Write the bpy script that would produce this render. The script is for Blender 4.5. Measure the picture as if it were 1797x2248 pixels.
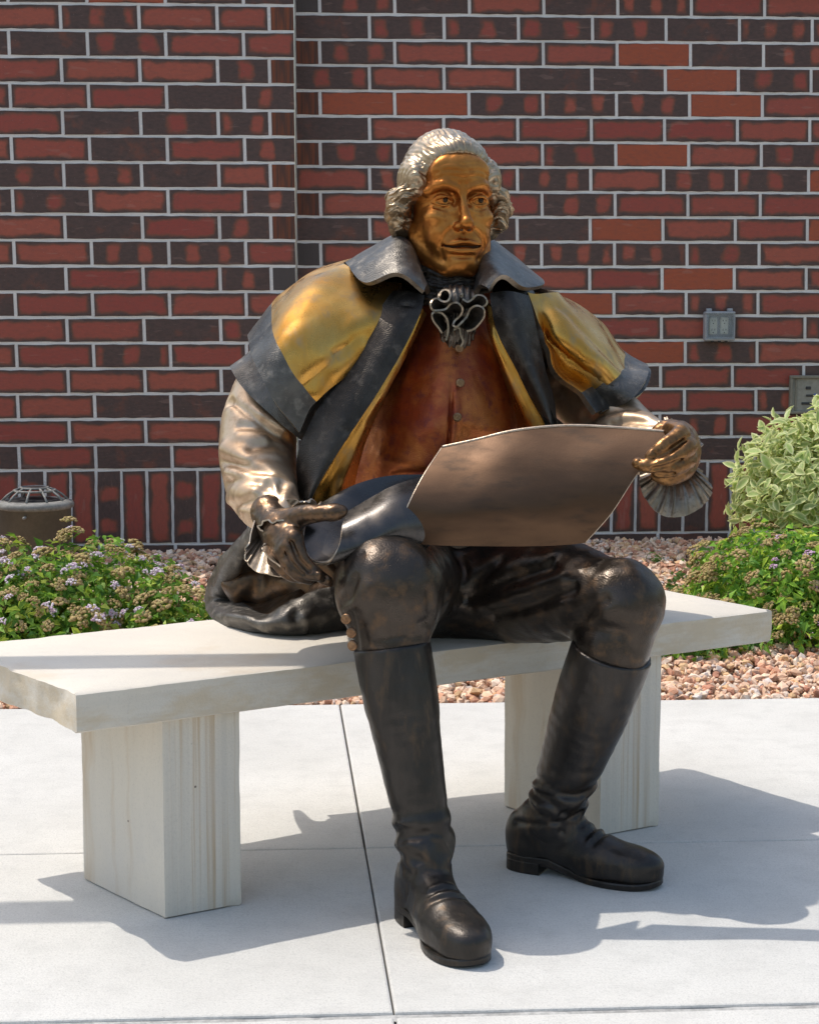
import bpy, math, random
import numpy as np
from mathutils import Vector, Matrix

# ------------------------------------------------------------------ scene, camera, light
for o in list(bpy.data.objects):
    bpy.data.objects.remove(o, do_unlink=True)
scene = bpy.context.scene
COL = scene.collection
rng = np.random.default_rng(7)
random.seed(7)

FOC, IW, IH = 4170.0, 1797.0, 2248.0          # focal length in pixels of the photograph
YAW, PIT, CAMH = math.radians(3.54), math.atan(504.0 / 4170.0), 1.23
cam_d = bpy.data.cameras.new('camera')
cam = bpy.data.objects.new('camera', cam_d)
COL.objects.link(cam)
cam.location = (0, 0, CAMH)
cam.rotation_euler = (math.pi / 2 - PIT, 0, -YAW)
cam_d.sensor_fit = 'VERTICAL'
cam_d.sensor_height = 24.0
cam_d.sensor_width = 24.0 * IW / IH
cam_d.lens = 24.0 * FOC / IH
cam_d.clip_start = 0.05
cam_d.clip_end = 500
scene.camera = cam
scene.render.resolution_x, scene.render.resolution_y = 818, 1024

SUN = Vector((-0.43, 0.255, 1.0)).normalized()   # direction towards the sun
sun_el = math.asin(SUN.z)
sun_az = math.atan2(SUN.x, SUN.y)
world = bpy.data.worlds.new('World')
scene.world = world
world.use_nodes = True
wn = world.node_tree
for n in list(wn.nodes):
    wn.nodes.remove(n)
sky = wn.nodes.new('ShaderNodeTexSky')
sky.sky_type = 'NISHITA'
sky.sun_disc = False
sky.sun_elevation = sun_el
sky.sun_rotation = sun_az
sky.air_density = 1.6
sky.dust_density = 3.0
sky.ozone_density = 1.5
bg = wn.nodes.new('ShaderNodeBackground')
bg.inputs['Strength'].default_value = 0.15
wo = wn.nodes.new('ShaderNodeOutputWorld')
wn.links.new(sky.outputs[0], bg.inputs[0])
wn.links.new(bg.outputs[0], wo.inputs[0])
sl = bpy.data.lights.new('sun', 'SUN')
sl.energy = 2.5
sl.angle = math.radians(0.53)
sl.color = (1.0, 0.945, 0.86)
sun = bpy.data.objects.new('sun', sl)
COL.objects.link(sun)
sun.rotation_euler = SUN.to_track_quat('Z', 'Y').to_euler()
sun.location = (-4, 3, 9)
scene.view_settings.view_transform = 'Standard'
scene.view_settings.look = 'None'
scene.view_settings.gamma = 1.0
scene.view_settings.use_curve_mapping = False
scene.view_settings.exposure = 0.29
scene.render.engine = 'CYCLES'
scene.cycles.max_bounces = 8

# ------------------------------------------------------------------ helpers
_fw = np.array([math.sin(YAW) * math.cos(PIT), math.cos(YAW) * math.cos(PIT), -math.sin(PIT)])
_rt = np.array([math.cos(YAW), -math.sin(YAW), 0.0])
_up = np.cross(_rt, _fw)
_C = np.array([0, 0, CAMH])
FS = 1797.0 / 1723.0


def ray(sx, sy):
    return _fw + _rt * (sx - IW / 2) / FOC - _up * (sy - IH / 2) / FOC


def P(x, y, Y):
    """survey helper: photo position (1723-wide measure) on the plane at distance Y -> world point"""
    r = ray(x * FS, y * FS)
    return _C + r * (Y / r[1])


def PZ(x, y, z):
    r = ray(x * FS, y * FS)
    return _C + r * ((z - CAMH) / r[2])


def mesh_obj(name, V, F, mat=None, parent=None, smooth=True, mats=None, fmat=None):
    me = bpy.data.meshes.new(name)
    V = np.asarray(V, dtype=np.float32)
    if isinstance(F, np.ndarray) and F.ndim == 2:
        n, k = F.shape
        me.vertices.add(len(V))
        me.vertices.foreach_set('co', V.ravel())
        me.loops.add(n * k)
        me.loops.foreach_set('vertex_index', F.astype(np.int32).ravel())
        me.polygons.add(n)
        me.polygons.foreach_set('loop_start', np.arange(0, n * k, k, dtype=np.int32))
        me.update(calc_edges=True)
        me.validate()
    else:
        me.from_pydata([tuple(map(float, v)) for v in V], [], [tuple(map(int, f)) for f in F])
        me.update()
    if mats:
        for m in mats:
            me.materials.append(m)
    elif mat:
        me.materials.append(mat)
    if fmat is not None and len(me.polygons) == len(fmat):
        me.polygons.foreach_set('material_index', np.asarray(fmat, dtype=np.int32))
    me.polygons.foreach_set('use_smooth', np.full(len(me.polygons), bool(smooth)))
    ob = bpy.data.objects.new(name, me)
    COL.objects.link(ob)
    if parent is not None:
        ob.parent = parent
        ob.matrix_parent_inverse = parent.matrix_world.inverted()
    return ob


def empty(name, loc=(0, 0, 0), parent=None):
    o = bpy.data.objects.new(name, None)
    COL.objects.link(o)
    o.empty_display_size = 0.1
    o.location = loc
    if parent is not None:
        o.parent = parent
    bpy.context.view_layer.update()
    return o


def tag(o, label=None, cat=None, group=None, kind=None):
    if label:
        o['label'] = label
    if cat:
        o['category'] = cat
    if group:
        o['group'] = group
    if kind:
        o['kind'] = kind
    return o


def inst(src, name, mat_world, parent):
    o = bpy.data.objects.new(name, src.data if hasattr(src, 'data') else src)
    COL.objects.link(o)
    o.parent = parent
    o.matrix_parent_inverse = parent.matrix_world.inverted()
    o.matrix_world = mat_world
    return o


class MB:
    """small mesh builder"""
    def __init__(s):
        s.v, s.f = [], []

    def add(s, V, F):
        b = len(s.v)
        s.v += [tuple(map(float, p)) for p in V]
        s.f += [tuple(int(i) + b for i in f) for f in F]
        return s

    def box(s, c, d, bev=0.0, M=None):
        c, h = np.array(c, float), np.array(d, float) / 2
        if bev <= 0:
            V = [(sx * h[0], sy * h[1], sz * h[2]) for sx in (-1, 1) for sy in (-1, 1) for sz in (-1, 1)]
            F = [(0, 1, 3, 2), (4, 6, 7, 5), (0, 4, 5, 1), (2, 3, 7, 6), (0, 2, 6, 4), (1, 5, 7, 3)]
        else:
            V, idx = [], {}
            for a in range(3):
                for sx in (-1, 1):
                    for sy in (-1, 1):
                        for sz in (-1, 1):
                            sg = np.array([sx, sy, sz])
                            p = sg * (h - bev)
                            p[a] = sg[a] * h[a]
                            idx[(a, sx, sy, sz)] = len(V)
                            V.append(tuple(p))
            F = []
            S = (-1, 1)
            for a in range(3):
                b, c2 = (a + 1) % 3, (a + 2) % 3
                for s1 in S:
                    q = []
                    for (u, w) in ((-1, -1), (1, -1), (1, 1), (-1, 1)):
                        k = [0, 0, 0]
                        k[a], k[b], k[c2] = s1, u, w
                        q.append(idx[(a, *k)])
                    F.append(tuple(q if s1 > 0 else q[::-1]))
                for u in S:
                    for w in S:      # edge along axis a
                        k0, k1 = [0, 0, 0], [0, 0, 0]
                        k0[a], k1[a] = -1, 1
                        k0[b] = k1[b] = u
                        k0[c2] = k1[c2] = w
                        q = [idx[(b, *k0)], idx[(b, *k1)], idx[(c2, *k1)], idx[(c2, *k0)]]
                        F.append(tuple(q if u * w < 0 else q[::-1]))
            for sx in S:
                for sy in S:
                    for sz in S:
                        q = [idx[(0, sx, sy, sz)], idx[(1, sx, sy, sz)], idx[(2, sx, sy, sz)]]
                        F.append(tuple(q if sx * sy * sz > 0 else q[::-1]))
        V = np.array(V)
        if M is not None:
            V = V @ np.array(M).T
        return s.add(V + c, F)

    def tube(s, pts, r, n=8, cap=True):
        pts = np.array(pts, float)
        r = np.full(len(pts), r) if np.isscalar(r) else np.array(r)
        V, F = [], []
        T = np.gradient(pts, axis=0)
        up = np.array([0.13, 0.21, 0.97])
        for i in range(len(pts)):
            t = T[i] / (np.linalg.norm(T[i]) + 1e-9)
            a = np.cross(t, up)
            if np.linalg.norm(a) < 0.1:
                a = np.cross(t, [1, 0, 0])
            a /= np.linalg.norm(a)
            b = np.cross(t, a)
            for k in range(n):
                w = 2 * math.pi * k / n
                V.append(pts[i] + r[i] * (a * math.cos(w) + b * math.sin(w)))
        for i in range(len(pts) - 1):
            for k in range(n):
                F.append((i * n + k, i * n + (k + 1) % n, (i + 1) * n + (k + 1) % n, (i + 1) * n + k))
        if cap:
            F.append(tuple(range(n))[::-1])
            F.append(tuple((len(pts) - 1) * n + k for k in range(n)))
        return s.add(V, F)

    def lathe(s, prof, c, n=32, M=None):
        V, F = [], []
        for (r, z) in prof:
            for k in range(n):
                w = 2 * math.pi * k / n
                V.append((r * math.cos(w), r * math.sin(w), z))
        for i in range(len(prof) - 1):
            for k in range(n):
                F.append((i * n + k, i * n + (k + 1) % n, (i + 1) * n + (k + 1) % n, (i + 1) * n + k))
        V = np.array(V)
        if M is not None:
            V = V @ np.array(M).T
        return s.add(V + np.array(c), F)

    def build(s, name, mat, parent=None, smooth=False):
        return mesh_obj(name, s.v, s.f, mat, parent, smooth)


# ---- cheap vectorised value noise
_NT = np.random.default_rng(11).random((32, 32, 32)).astype(np.float32) * 2 - 1


def vnoise(p):
    p = np.asarray(p, dtype=np.float32)
    i = np.floor(p).astype(np.int32)
    f = p - i
    f = f * f * (3 - 2 * f)
    i &= 31
    j = (i + 1) & 31
    x0, y0, z0 = i[..., 0], i[..., 1], i[..., 2]
    x1, y1, z1 = j[..., 0], j[..., 1], j[..., 2]
    fx, fy, fz = f[..., 0], f[..., 1], f[..., 2]
    a = _NT[x0, y0, z0] * (1 - fx) + _NT[x1, y0, z0] * fx
    b = _NT[x0, y1, z0] * (1 - fx) + _NT[x1, y1, z0] * fx
    c = _NT[x0, y0, z1] * (1 - fx) + _NT[x1, y0, z1] * fx
    d = _NT[x0, y1, z1] * (1 - fx) + _NT[x1, y1, z1] * fx
    e = a * (1 - fy) + b * fy
    g = c * (1 - fy) + d * fy
    return e * (1 - fz) + g * fz


def fbm(p, o=3):
    p = np.asarray(p, dtype=np.float32)
    r, a = 0, 1.0
    for k in range(o):
        r = r + a * vnoise(p * 2 ** k + 17.3 * k)
        a *= 0.5
    return r


# ------------------------------------------------------------------ node material helper
class NM:
    def __init__(s, name):
        s.m = bpy.data.materials.new(name)
        s.m.use_nodes = True
        s.t = s.m.node_tree
        s.b = s.t.nodes['Principled BSDF']

    def n(s, typ, **kw):
        nd = s.t.nodes.new('ShaderNode' + typ)
        for k, v in kw.items():
            if k in ('operation', 'blend_type', 'data_type', 'attribute_name', 'attribute_type', 'noise_dimensions', 'wave_type', 'bands_direction', 'feature', 'wave_profile', 'clamp', 'use_clamp', 'distance', 'interpolation_type', 'rings_direction'):
                setattr(nd, k, v)
        return nd

    def val(s, sock, v):
        if hasattr(v, 'is_output'):
            s.t.links.new(v, sock)
        else:
            sock.default_value = v

    def math(s, op, a, b=0.0, c=0.0, clamp=False):
        nd = s.n('Math', operation=op)
        nd.use_clamp = clamp
        s.val(nd.inputs[0], a)
        s.val(nd.inputs[1], b)
        s.val(nd.inputs[2], c)
        return nd.outputs[0]

    def sstep(s, x, a, b, o0=0.0, o1=1.0):
        nd = s.n('MapRange', interpolation_type='SMOOTHSTEP')
        s.val(nd.inputs[0], x)
        s.val(nd.inputs[1], a)
        s.val(nd.inputs[2], b)
        s.val(nd.inputs[3], o0)
        s.val(nd.inputs[4], o1)
        return nd.outputs[0]

    def mix(s, f, a, b, bt='MIX'):
        nd = s.n('Mix', data_type='RGBA', blend_type=bt)
        s.val(nd.inputs[0], f)
        s.val(nd.inputs[6], a if hasattr(a, 'is_output') else (*a, 1))
        s.val(nd.inputs[7], b if hasattr(b, 'is_output') else (*b, 1))
        return nd.outputs[2]

    def obj(s):
        return s.n('TexCoord').outputs['Object']

    def geo(s):
        return s.n('NewGeometry').outputs['Position']

    def mapping(s, v, scale=(1, 1, 1), loc=(0, 0, 0), rot=(0, 0, 0)):
        nd = s.n('Mapping')
        s.val(nd.inputs[0], v)
        nd.inputs[1].default_value = loc
        nd.inputs[2].default_value = rot
        nd.inputs[3].default_value = scale
        return nd.outputs[0]

    def noise(s, v, scale, detail=4, rough=0.55, out=0):
        nd = s.n('TexNoise')
        s.val(nd.inputs['Vector'], v)
        nd.inputs['Scale'].default_value = scale
        nd.inputs['Detail'].default_value = detail
        nd.inputs['Roughness'].default_value = rough
        return nd.outputs[out]

    def voro(s, v, scale, feature='F1', out=0):
        nd = s.n('TexVoronoi', feature=feature)
        s.val(nd.inputs['Vector'], v)
        nd.inputs['Scale'].default_value = scale
        return nd.outputs[out]

    def sep(s, v):
        nd = s.n('SeparateXYZ')
        s.val(nd.inputs[0], v)
        return nd.outputs

    def bump(s, h, strength=0.3, dist=0.002):
        nd = s.n('Bump')
        nd.inputs['Strength'].default_value = strength
        nd.inputs['Distance'].default_value = dist
        s.val(nd.inputs['Height'], h)
        s.t.links.new(nd.outputs[0], s.b.inputs['Normal'])
        return nd

    def set(s, **kw):
        names = dict(color='Base Color', metal='Metallic', rough='Roughness', spec='Specular IOR Level', coat='Coat Weight', coatr='Coat Roughness', sub='Subsurface Weight', alpha='Alpha', trans='Transmission Weight', ior='IOR')
        for k, v in kw.items():
            sk = s.b.inputs[names[k]]
            if k == 'color' and not hasattr(v, 'is_output'):
                v = (*v, 1)
            s.val(sk, v)
        return s.m
# ------------------------------------------------------------------ materials of the setting
def mat_concrete():
    k = NM('concrete')
    p = k.geo()
    n1 = k.noise(p, 1.7, 5, 0.6)
    n2 = k.noise(p, 260, 3, 0.7)
    n3 = k.noise(p, 14, 4, 0.6)
    c = k.mix(k.sstep(n1, 0.3, 0.7), (0.575, 0.56, 0.525), (0.645, 0.63, 0.595))
    c = k.mix(k.sstep(n3, 0.42, 0.75, 0, 0.35), c, (0.45, 0.44, 0.415))
    n5 = k.noise(p, 110, 3, 0.65)
    c = k.mix(k.sstep(n5, 0.5, 0.72, 0, 0.4), c, (0.42, 0.41, 0.39))
    c = k.mix(k.sstep(n2, 0.42, 0.78, 0.0, 0.55), c, (0.34, 0.33, 0.31))
    v = k.voro(p, 55)
    sp = k.sstep(v, 0.05, 0.09, 0.55, 0.0)
    v2 = k.noise(p, 6, 2)
    sp = k.math('MULTIPLY', sp, k.sstep(v2, 0.55, 0.7))
    c = k.mix(sp, c, (0.16, 0.15, 0.13))
    br_ = k.noise(k.mapping(p, (1.0, 14.0, 1.0)), 16, 4, 0.7)
    c = k.mix(k.sstep(br_, 0.45, 0.75, 0, 0.16), c, (0.42, 0.41, 0.385))
    st = k.noise(p, 0.9, 5, 0.7)
    c = k.mix(k.sstep(st, 0.56, 0.72, 0, 0.22), c, (0.46, 0.43, 0.38))
    h = k.math('ADD', k.math('MULTIPLY', n2, 0.7), k.math('ADD', k.noise(p, 90, 3), k.math('MULTIPLY', br_, 0.6)))
    k.bump(h, 0.45, 0.002)
    return k.set(color=c, rough=0.9, spec=0.25)


def mat_brick():
    k = NM('brick')
    p = k.obj()
    inf = k.n('ObjectInfo')
    col = k.n('SeparateColor')
    k.val(col.inputs[0], inf.outputs['Color'])
    typ, seed, hl = col.outputs[0], col.outputs[1], col.outputs[2]
    sx, sy, sz = k.sep(p)
    off = k.n('CombineXYZ')
    k.val(off.inputs[0], k.math('MULTIPLY', seed, 37.0))
    k.val(off.inputs[1], k.math('MULTIPLY', seed, 91.0))
    va = k.n('VectorMath', operation='ADD')
    k.val(va.inputs[0], p)
    k.val(va.inputs[1], off.outputs[0])
    pp = va.outputs[0]
    n1 = k.noise(pp, 14, 3, 0.55)
    n2 = k.noise(k.mapping(pp, (1, 1, 2.2)), 45, 4, 0.6)
    ex = k.math('SUBTRACT', k.math('MULTIPLY', hl, 0.2), k.math('ABSOLUTE', sx))
    ez = k.math('SUBTRACT', 0.0452, k.math('ABSOLUTE', sz))
    e = k.math('SMOOTH_MIN', ex, ez, 0.02)
    e = k.math('ADD', e, k.math('MULTIPLY', k.math('SUBTRACT', n1, 0.5), 0.036))
    # framed field
    fr = k.sstep(e, 0.000, 0.026)
    # blobs along the length
    w = k.math('SINE', k.math('ADD', k.math('MULTIPLY', sx, k.math('ADD', 36.0, k.math('MULTIPLY', seed, 22.0))), k.math('MULTIPLY', seed, 61.0)))
    w = k.math('ADD', w, k.math('MULTIPLY', k.math('SUBTRACT', n1, 0.5), 2.2))
    bl = k.math('MULTIPLY', k.sstep(w, -0.35, 1.05), k.sstep(e, 0.0, 0.03, 0.15, 1.0))
    isB = k.sstep(typ, 0.30, 0.32)
    isD = k.sstep(typ, 0.60, 0.62)
    isO = k.sstep(typ, 0.80, 0.82)
    f1 = k.n('Mix', data_type='FLOAT')
    k.val(f1.inputs[0], isB); k.val(f1.inputs[2], fr); k.val(f1.inputs[3], bl)
    f2 = k.n('Mix', data_type='FLOAT')
    k.val(f2.inputs[0], isD); k.val(f2.inputs[2], f1.outputs[0])
    k.val(f2.inputs[3], k.math('MULTIPLY', k.sstep(n1, 0.42, 0.75), 0.42))
    f3 = k.n('Mix', data_type='FLOAT')
    k.val(f3.inputs[0], isO); k.val(f3.inputs[2], f2.outputs[0])
    k.val(f3.inputs[3], k.sstep(e, -0.012, 0.012))
    m = f3.outputs[0]
    red = k.mix(seed, (0.30, 0.056, 0.040), (0.37, 0.09, 0.054))
    red = k.mix(isO, red, (0.36, 0.078, 0.032))
    rim = (0.20, 0.066, 0.038)
    drk = k.mix(n2, (0.040, 0.027, 0.025), (0.125, 0.072, 0.058))
    c = k.mix(k.sstep(m, 0.05, 0.62), drk, rim)
    c = k.mix(k.sstep(m, 0.45, 0.95), c, red)
    c = k.mix(k.sstep(n2, 0.35, 0.8, 0.0, 0.35), c, (0.10, 0.055, 0.045))
    # pale kiln marks
    sc = k.noise(k.mapping(pp, (3, 1, 14), rot=(0, 0.5, 0)), 3.2, 2, 0.4)
    c = k.mix(k.sstep(sc, 0.66, 0.72, 0, 0.16), c, (0.42, 0.25, 0.2))
    spk = k.voro(pp, 60)
    c = k.mix(k.sstep(spk, 0.03, 0.06, 0.5, 0), c, (0.55, 0.5, 0.45))
    k.bump(k.math('ADD', n2, k.math('MULTIPLY', sc, 0.5)), 0.5, 0.003)
    return k.set(color=c, rough=0.62, spec=0.45)


def mat_brick_end():
    k = NM('brick_end')
    p = k.obj()
    inf = k.n('ObjectInfo')
    w = k.noise(k.mapping(p, (1, 1, 0.06)), 70, 4, 0.6)
    r = inf.outputs['Random']
    a = k.mix(r, (0.16, 0.055, 0.03), (0.30, 0.085, 0.036))
    c = k.mix(k.sstep(w, 0.35, 0.7), (0.07, 0.045, 0.038), a)
    c = k.mix(k.sstep(r, 0.8, 0.85), c, (0.085, 0.07, 0.065))
    k.bump(w, 0.5, 0.003)
    return k.set(color=c, rough=0.8, spec=0.3)


def mat_mortar():
    k = NM('mortar')
    p = k.geo()
    n = k.noise(p, 120, 4, 0.7)
    n2 = k.noise(p, 5, 3)
    c = k.mix(n, (0.74, 0.70, 0.665), (0.86, 0.825, 0.795))
    c = k.mix(k.sstep(n2, 0.5, 0.75, 0, 0.3), c, (0.52, 0.47, 0.44))
    k.bump(n, 0.8, 0.006)
    return k.set(color=c, rough=0.95, spec=0.15)


def mat_limestone(axis):
    """axis: which object axis the bedding runs ACROSS"""
    k = NM('limestone')
    p = k.obj()
    sc = {'z': (0.35, 0.35, 6.0), 'x': (8.5, 0.3, 0.10)}[axis]
    v = k.mapping(p, sc)
    n1 = k.noise(v, 4.2, 5, 0.62)
    n2 = k.noise(v, 11.0, 4, 0.6)
    n3 = k.noise(p, 190, 4, 0.7)
    n4 = k.noise(p, 3.2, 4, 0.6)
    c = k.mix(k.sstep(n1, 0.35, 0.65), (0.615, 0.565, 0.49), (0.685, 0.625, 0.535))
    c = k.mix(k.sstep(n2, 0.52, 0.70, 0, 0.75 if axis == 'x' else 0.35), c, (0.52, 0.39, 0.255))
    c = k.mix(k.sstep(n1, 0.60, 0.72, 0, 0.7 if axis == 'x' else 0.3), c, (0.46, 0.33, 0.20))
    c = k.mix(k.sstep(n4, 0.5, 0.75, 0, 0.35), c, (0.55, 0.52, 0.49))
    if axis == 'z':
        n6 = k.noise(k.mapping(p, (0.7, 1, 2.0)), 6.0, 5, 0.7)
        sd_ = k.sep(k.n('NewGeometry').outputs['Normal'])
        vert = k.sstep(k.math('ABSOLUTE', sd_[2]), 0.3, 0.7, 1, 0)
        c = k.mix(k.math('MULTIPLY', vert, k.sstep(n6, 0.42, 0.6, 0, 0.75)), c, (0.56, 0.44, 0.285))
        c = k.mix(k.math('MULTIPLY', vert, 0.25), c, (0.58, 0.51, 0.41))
    c = k.mix(k.sstep(n3, 0.5, 0.8, 0, 0.4), c, (0.42, 0.39, 0.35))
    vo = k.voro(p, 16)
    pit = k.math('MULTIPLY', k.sstep(vo, 0.025, 0.05, 1, 0), k.sstep(k.noise(p, 2.3, 1), 0.5, 0.56))
    c = k.mix(k.math('MULTIPLY', pit, 0.85), c, (0.11, 0.09, 0.08))
    k.bump(k.math('SUBTRACT', n3, k.math('MULTIPLY', pit, 2.0)), 0.35, 0.003)
    return k.set(color=c, rough=0.85, spec=0.25)


def mat_attr(name, rough=0.8, spec=0.3, noise_sc=40, var=0.35, bump=0.4, trans=0.0):
    """per-element colour from the mesh colour attribute 'tint' with procedural variation"""
    k = NM(name)
    a = k.n('Attribute', attribute_name='tint')
    a.attribute_name = 'tint'
    p = k.geo()
    n = k.noise(p, noise_sc, 4, 0.65)
    c = k.mix(var, a.outputs['Color'], n, 'OVERLAY')
    if bump:
        k.bump(n, bump, 0.004)
    k.set(color=c, rough=rough, spec=spec)
    if trans > 0:
        t = k.n('BsdfTranslucent')
        k.val(t.inputs[0], c)
        ms = k.n('MixShader')
        ms.inputs[0].default_value = trans
        k.t.links.new(k.b.outputs[0], ms.inputs[1])
        k.t.links.new(t.outputs[0], ms.inputs[2])
        k.t.links.new(ms.outputs[0], k.t.nodes['Material Output'].inputs[0])
    return k.m


def set_tint(ob, cols_per_vert):
    a = ob.data.color_attributes.new('tint', 'FLOAT_COLOR', 'POINT')
    c = np.ones((len(ob.data.vertices), 4), np.float32)
    c[:, :3] = cols_per_vert
    a.data.foreach_set('color', c.ravel())


def mat_plain(name, col, rough=0.5, metal=0.0, var=0.15, sc=60, bump=0.15, spec=0.5):
    k = NM(name)
    p = k.obj()
    n = k.noise(p, sc, 4, 0.6)
    n2 = k.noise(p, sc * 0.12, 3, 0.6)
    d = tuple(x * (1 - var * 1.6) for x in col)
    u = tuple(min(1, x * (1 + var)) for x in col)
    c = k.mix(k.sstep(k.math('ADD', k.math('MULTIPLY', n, 0.5), k.math('MULTIPLY', n2, 0.5)), 0.35, 0.65), d, u)
    if bump:
        k.bump(n, bump, 0.002)
    return k.set(color=c, rough=rough, metal=metal, spec=spec)


M_CONC = mat_concrete()
M_BRICK, M_BEND, M_MORT = mat_brick(), mat_brick_end(), mat_mortar()
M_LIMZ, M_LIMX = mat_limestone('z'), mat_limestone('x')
M_GRAV = mat_attr('gravel', 0.85, 0.25, 55, 0.45, 0.5)
M_LEAF = mat_attr('leaf', 0.5, 0.4, 25, 0.25, 0.0, 0.42)
M_PETAL = mat_attr('petal', 0.8, 0.2, 160, 0.35, 0.5, 0.15)
M_SOIL = mat_plain('soil', (0.20, 0.13, 0.09), 0.95, 0, 0.3, 40, 0.5, 0.2)

# ------------------------------------------------------------------ ground and paving
g = MB().add([(-40, -40, -0.06), (40, -40, -0.06), (40, 5.49, -0.06), (-40, 5.49, -0.06)], [(0, 1, 2, 3)]).build('ground', mat_plain('asphalt', (0.065, 0.063, 0.06), 0.9, 0, 0.25, 30, 0.4, 0.25))
tag(g, kind='structure')
YE, YJ, YF = 5.475, 4.043, 3.085


def jx(x0, y):
    return x0 + 0.0131 * (5.486 - y)


walk = empty('sidewalk', (0, 0, 0))
tag(walk, kind='structure')


def slab(x0, x1, y0, y1, gap=0.006, bev=0.009, nm='paving_slab'):
    """cast slab with tooled, rounded edges"""
    g2 = gap / 2
    rows = []
    offs = [(0, -0.10), (0, -bev), (bev * 0.25, -bev * 0.35), (bev, 0.0)]
    V, F = [], []
    for (i, z) in offs:
        ya, yb = y0 + g2 + i, y1 - g2 - i
        V += [(jx(x0, ya) + g2 + i, ya, z), (jx(x1, ya) - g2 - i, ya, z), (jx(x1, yb) - g2 - i, yb, z), (jx(x0, yb) + g2 + i, yb, z)]
    n = len(offs)
    for r in range(n - 1):
        for q in range(4):
            F.append((r * 4 + q, r * 4 + (q + 1) % 4, (r + 1) * 4 + (q + 1) % 4, (r + 1) * 4 + q))
    F.append(tuple((n - 1) * 4 + q for q in range(4)))
    return mesh_obj(nm, V, F, M_CONC, walk, False)


XS = [-6.0, -4.4, -2.9, -1.38, 0.134, 1.65, 3.17, 4.7, 6.2]
YS = [0.2, 1.65, YF, YJ, YE]
for i in range(len(XS) - 1):
    for j in range(len(YS) - 1):
        slab(XS[i], XS[i + 1], YS[j] + (0.010 if YS[j] == YF else 0), YS[j + 1] - (0.010 if YS[j + 1] == YF else 0),
             gap=0.0045 if j != 2 else 0.003, bev=0.0045)
# worn sealant strip in the wide front joint
sv = []
nx = 160
xs = np.linspace(-2.2, 2.6, nx)
MBs = MB()
V, F = [], []
for i, x in enumerate(xs):
    w1 = 0.013 + 0.0035 * math.sin(x * 37) + 0.004 * float(vnoise(np.array([x * 30, 1, 3.0])))
    w2 = 0.013 + 0.004 * float(vnoise(np.array([x * 26, 9, 3.0])))
    V += [(x, YF - w1, -0.0075), (x, YF + 0.002, -0.0035), (x, YF + w2, -0.0065)]
for i in range(nx - 1):
    F += [(3 * i, 3 * i + 3, 3 * i + 4, 3 * i + 1), (3 * i + 1, 3 * i + 4, 3 * i + 5, 3 * i + 2)]
M_SEAL = mat_plain('joint_sealant', (0.42, 0.41, 0.39), 0.9, 0, 0.2, 90, 0.5, 0.2)
mesh_obj('joint_sealant', V, F, M_SEAL, walk, True)

# ------------------------------------------------------------------ brick walls
BL, BH, PITX, PITZ = 0.2930, 0.0902, 0.3045, 0.1017
YR, YL = 7.90, 7.67            # faces of the recessed wall and of the pier
XEDGE = float(P(624.5, 600, YL)[0])
ZS = 0.4752                     # underside of the joint above the soldier course


def brick_mesh(L, H, D=0.09, seed=0):
    """slightly irregular brick, front face towards -y, chipped arrises"""
    r = np.random.default_rng(seed)
    nx_ = max(3, int(L / 0.035))
    xs_ = np.linspace(-L / 2, L / 2, nx_ + 1)
    V, F = [], []
    top = H / 2 + r.uniform(-0.0016, 0.0012, nx_ + 1)
    bot = -H / 2 + r.uniform(-0.0012, 0.0016, nx_ + 1)
    xo = xs_.copy()
    b = 0.0022
    rows = 6
    for i in range(nx_ + 1):
        x = xo[i]
        xi = min(max(x, -L / 2 + b), L / 2 - b)
        end = (i == 0 or i == nx_)
        y0 = b if end else 0.0
        t, u = top[i], bot[i]
        V += [(x, D, u), (x, b + 0.001, u), (xi, y0, u + b), (xi, y0, t - b), (x, b + 0.001, t), (x, D, t)]
    for i in range(nx_):
        a, c = i * 6, (i + 1) * 6
        for q in range(5):
            F.append((a + q, c + q, c + q + 1, a + q + 1))
    F.append((0, 1, 2, 3, 4, 5))
    e = nx_ * 6
    F.append((e + 5, e + 4, e + 3, e + 2, e + 1, e))
    me = bpy.data.meshes.new('brick')
    me.from_pydata(V, [], [f[::-1] for f in F])
    me.update()
    me.materials.append(M_BRICK)
    return me


FULL = [brick_mesh(BL, BH, seed=s) for s in range(6)]
TWO3 = [brick_mesh(BL * 0.656, BH, seed=20 + s) for s in range(3)]
ONE3 = [brick_mesh(BL * 0.312, BH, seed=30 + s) for s in range(3)]
for m in ONE3:
    m.materials.clear()
    m.materials.append(M_BEND)
TYP = dict(R=0.1, B=0.45, D=0.7, O=0.95, W=0.1)


def lay(me, half, x, y, z, t, parent, rot=0.0):
    o = bpy.data.objects.new('brick', me)
    COL.objects.link(o)
    o.parent = parent
    o.location = (x, y + random.uniform(-0.0015, 0.0015), z)
    o.rotation_euler = (0, rot, random.uniform(-0.002, 0.002))
    o.color = (TYP[t], random.random(), half / 0.2, 1)


def rnd_t():
    return random.choices('RBDO', (0.46, 0.27, 0.17, 0.10))[0]


def zrow(r):                      # centre of course r counted upwards from the soldier course
    return ZS + (PITZ - BH) + BH / 2 + r * PITZ


NR = 19
wall = empty('brick_wall', (1.6, YR, 0))
wall.location = (0, 0, 0)
pier = empty('brick_pier', (0, 0, 0))
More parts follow.
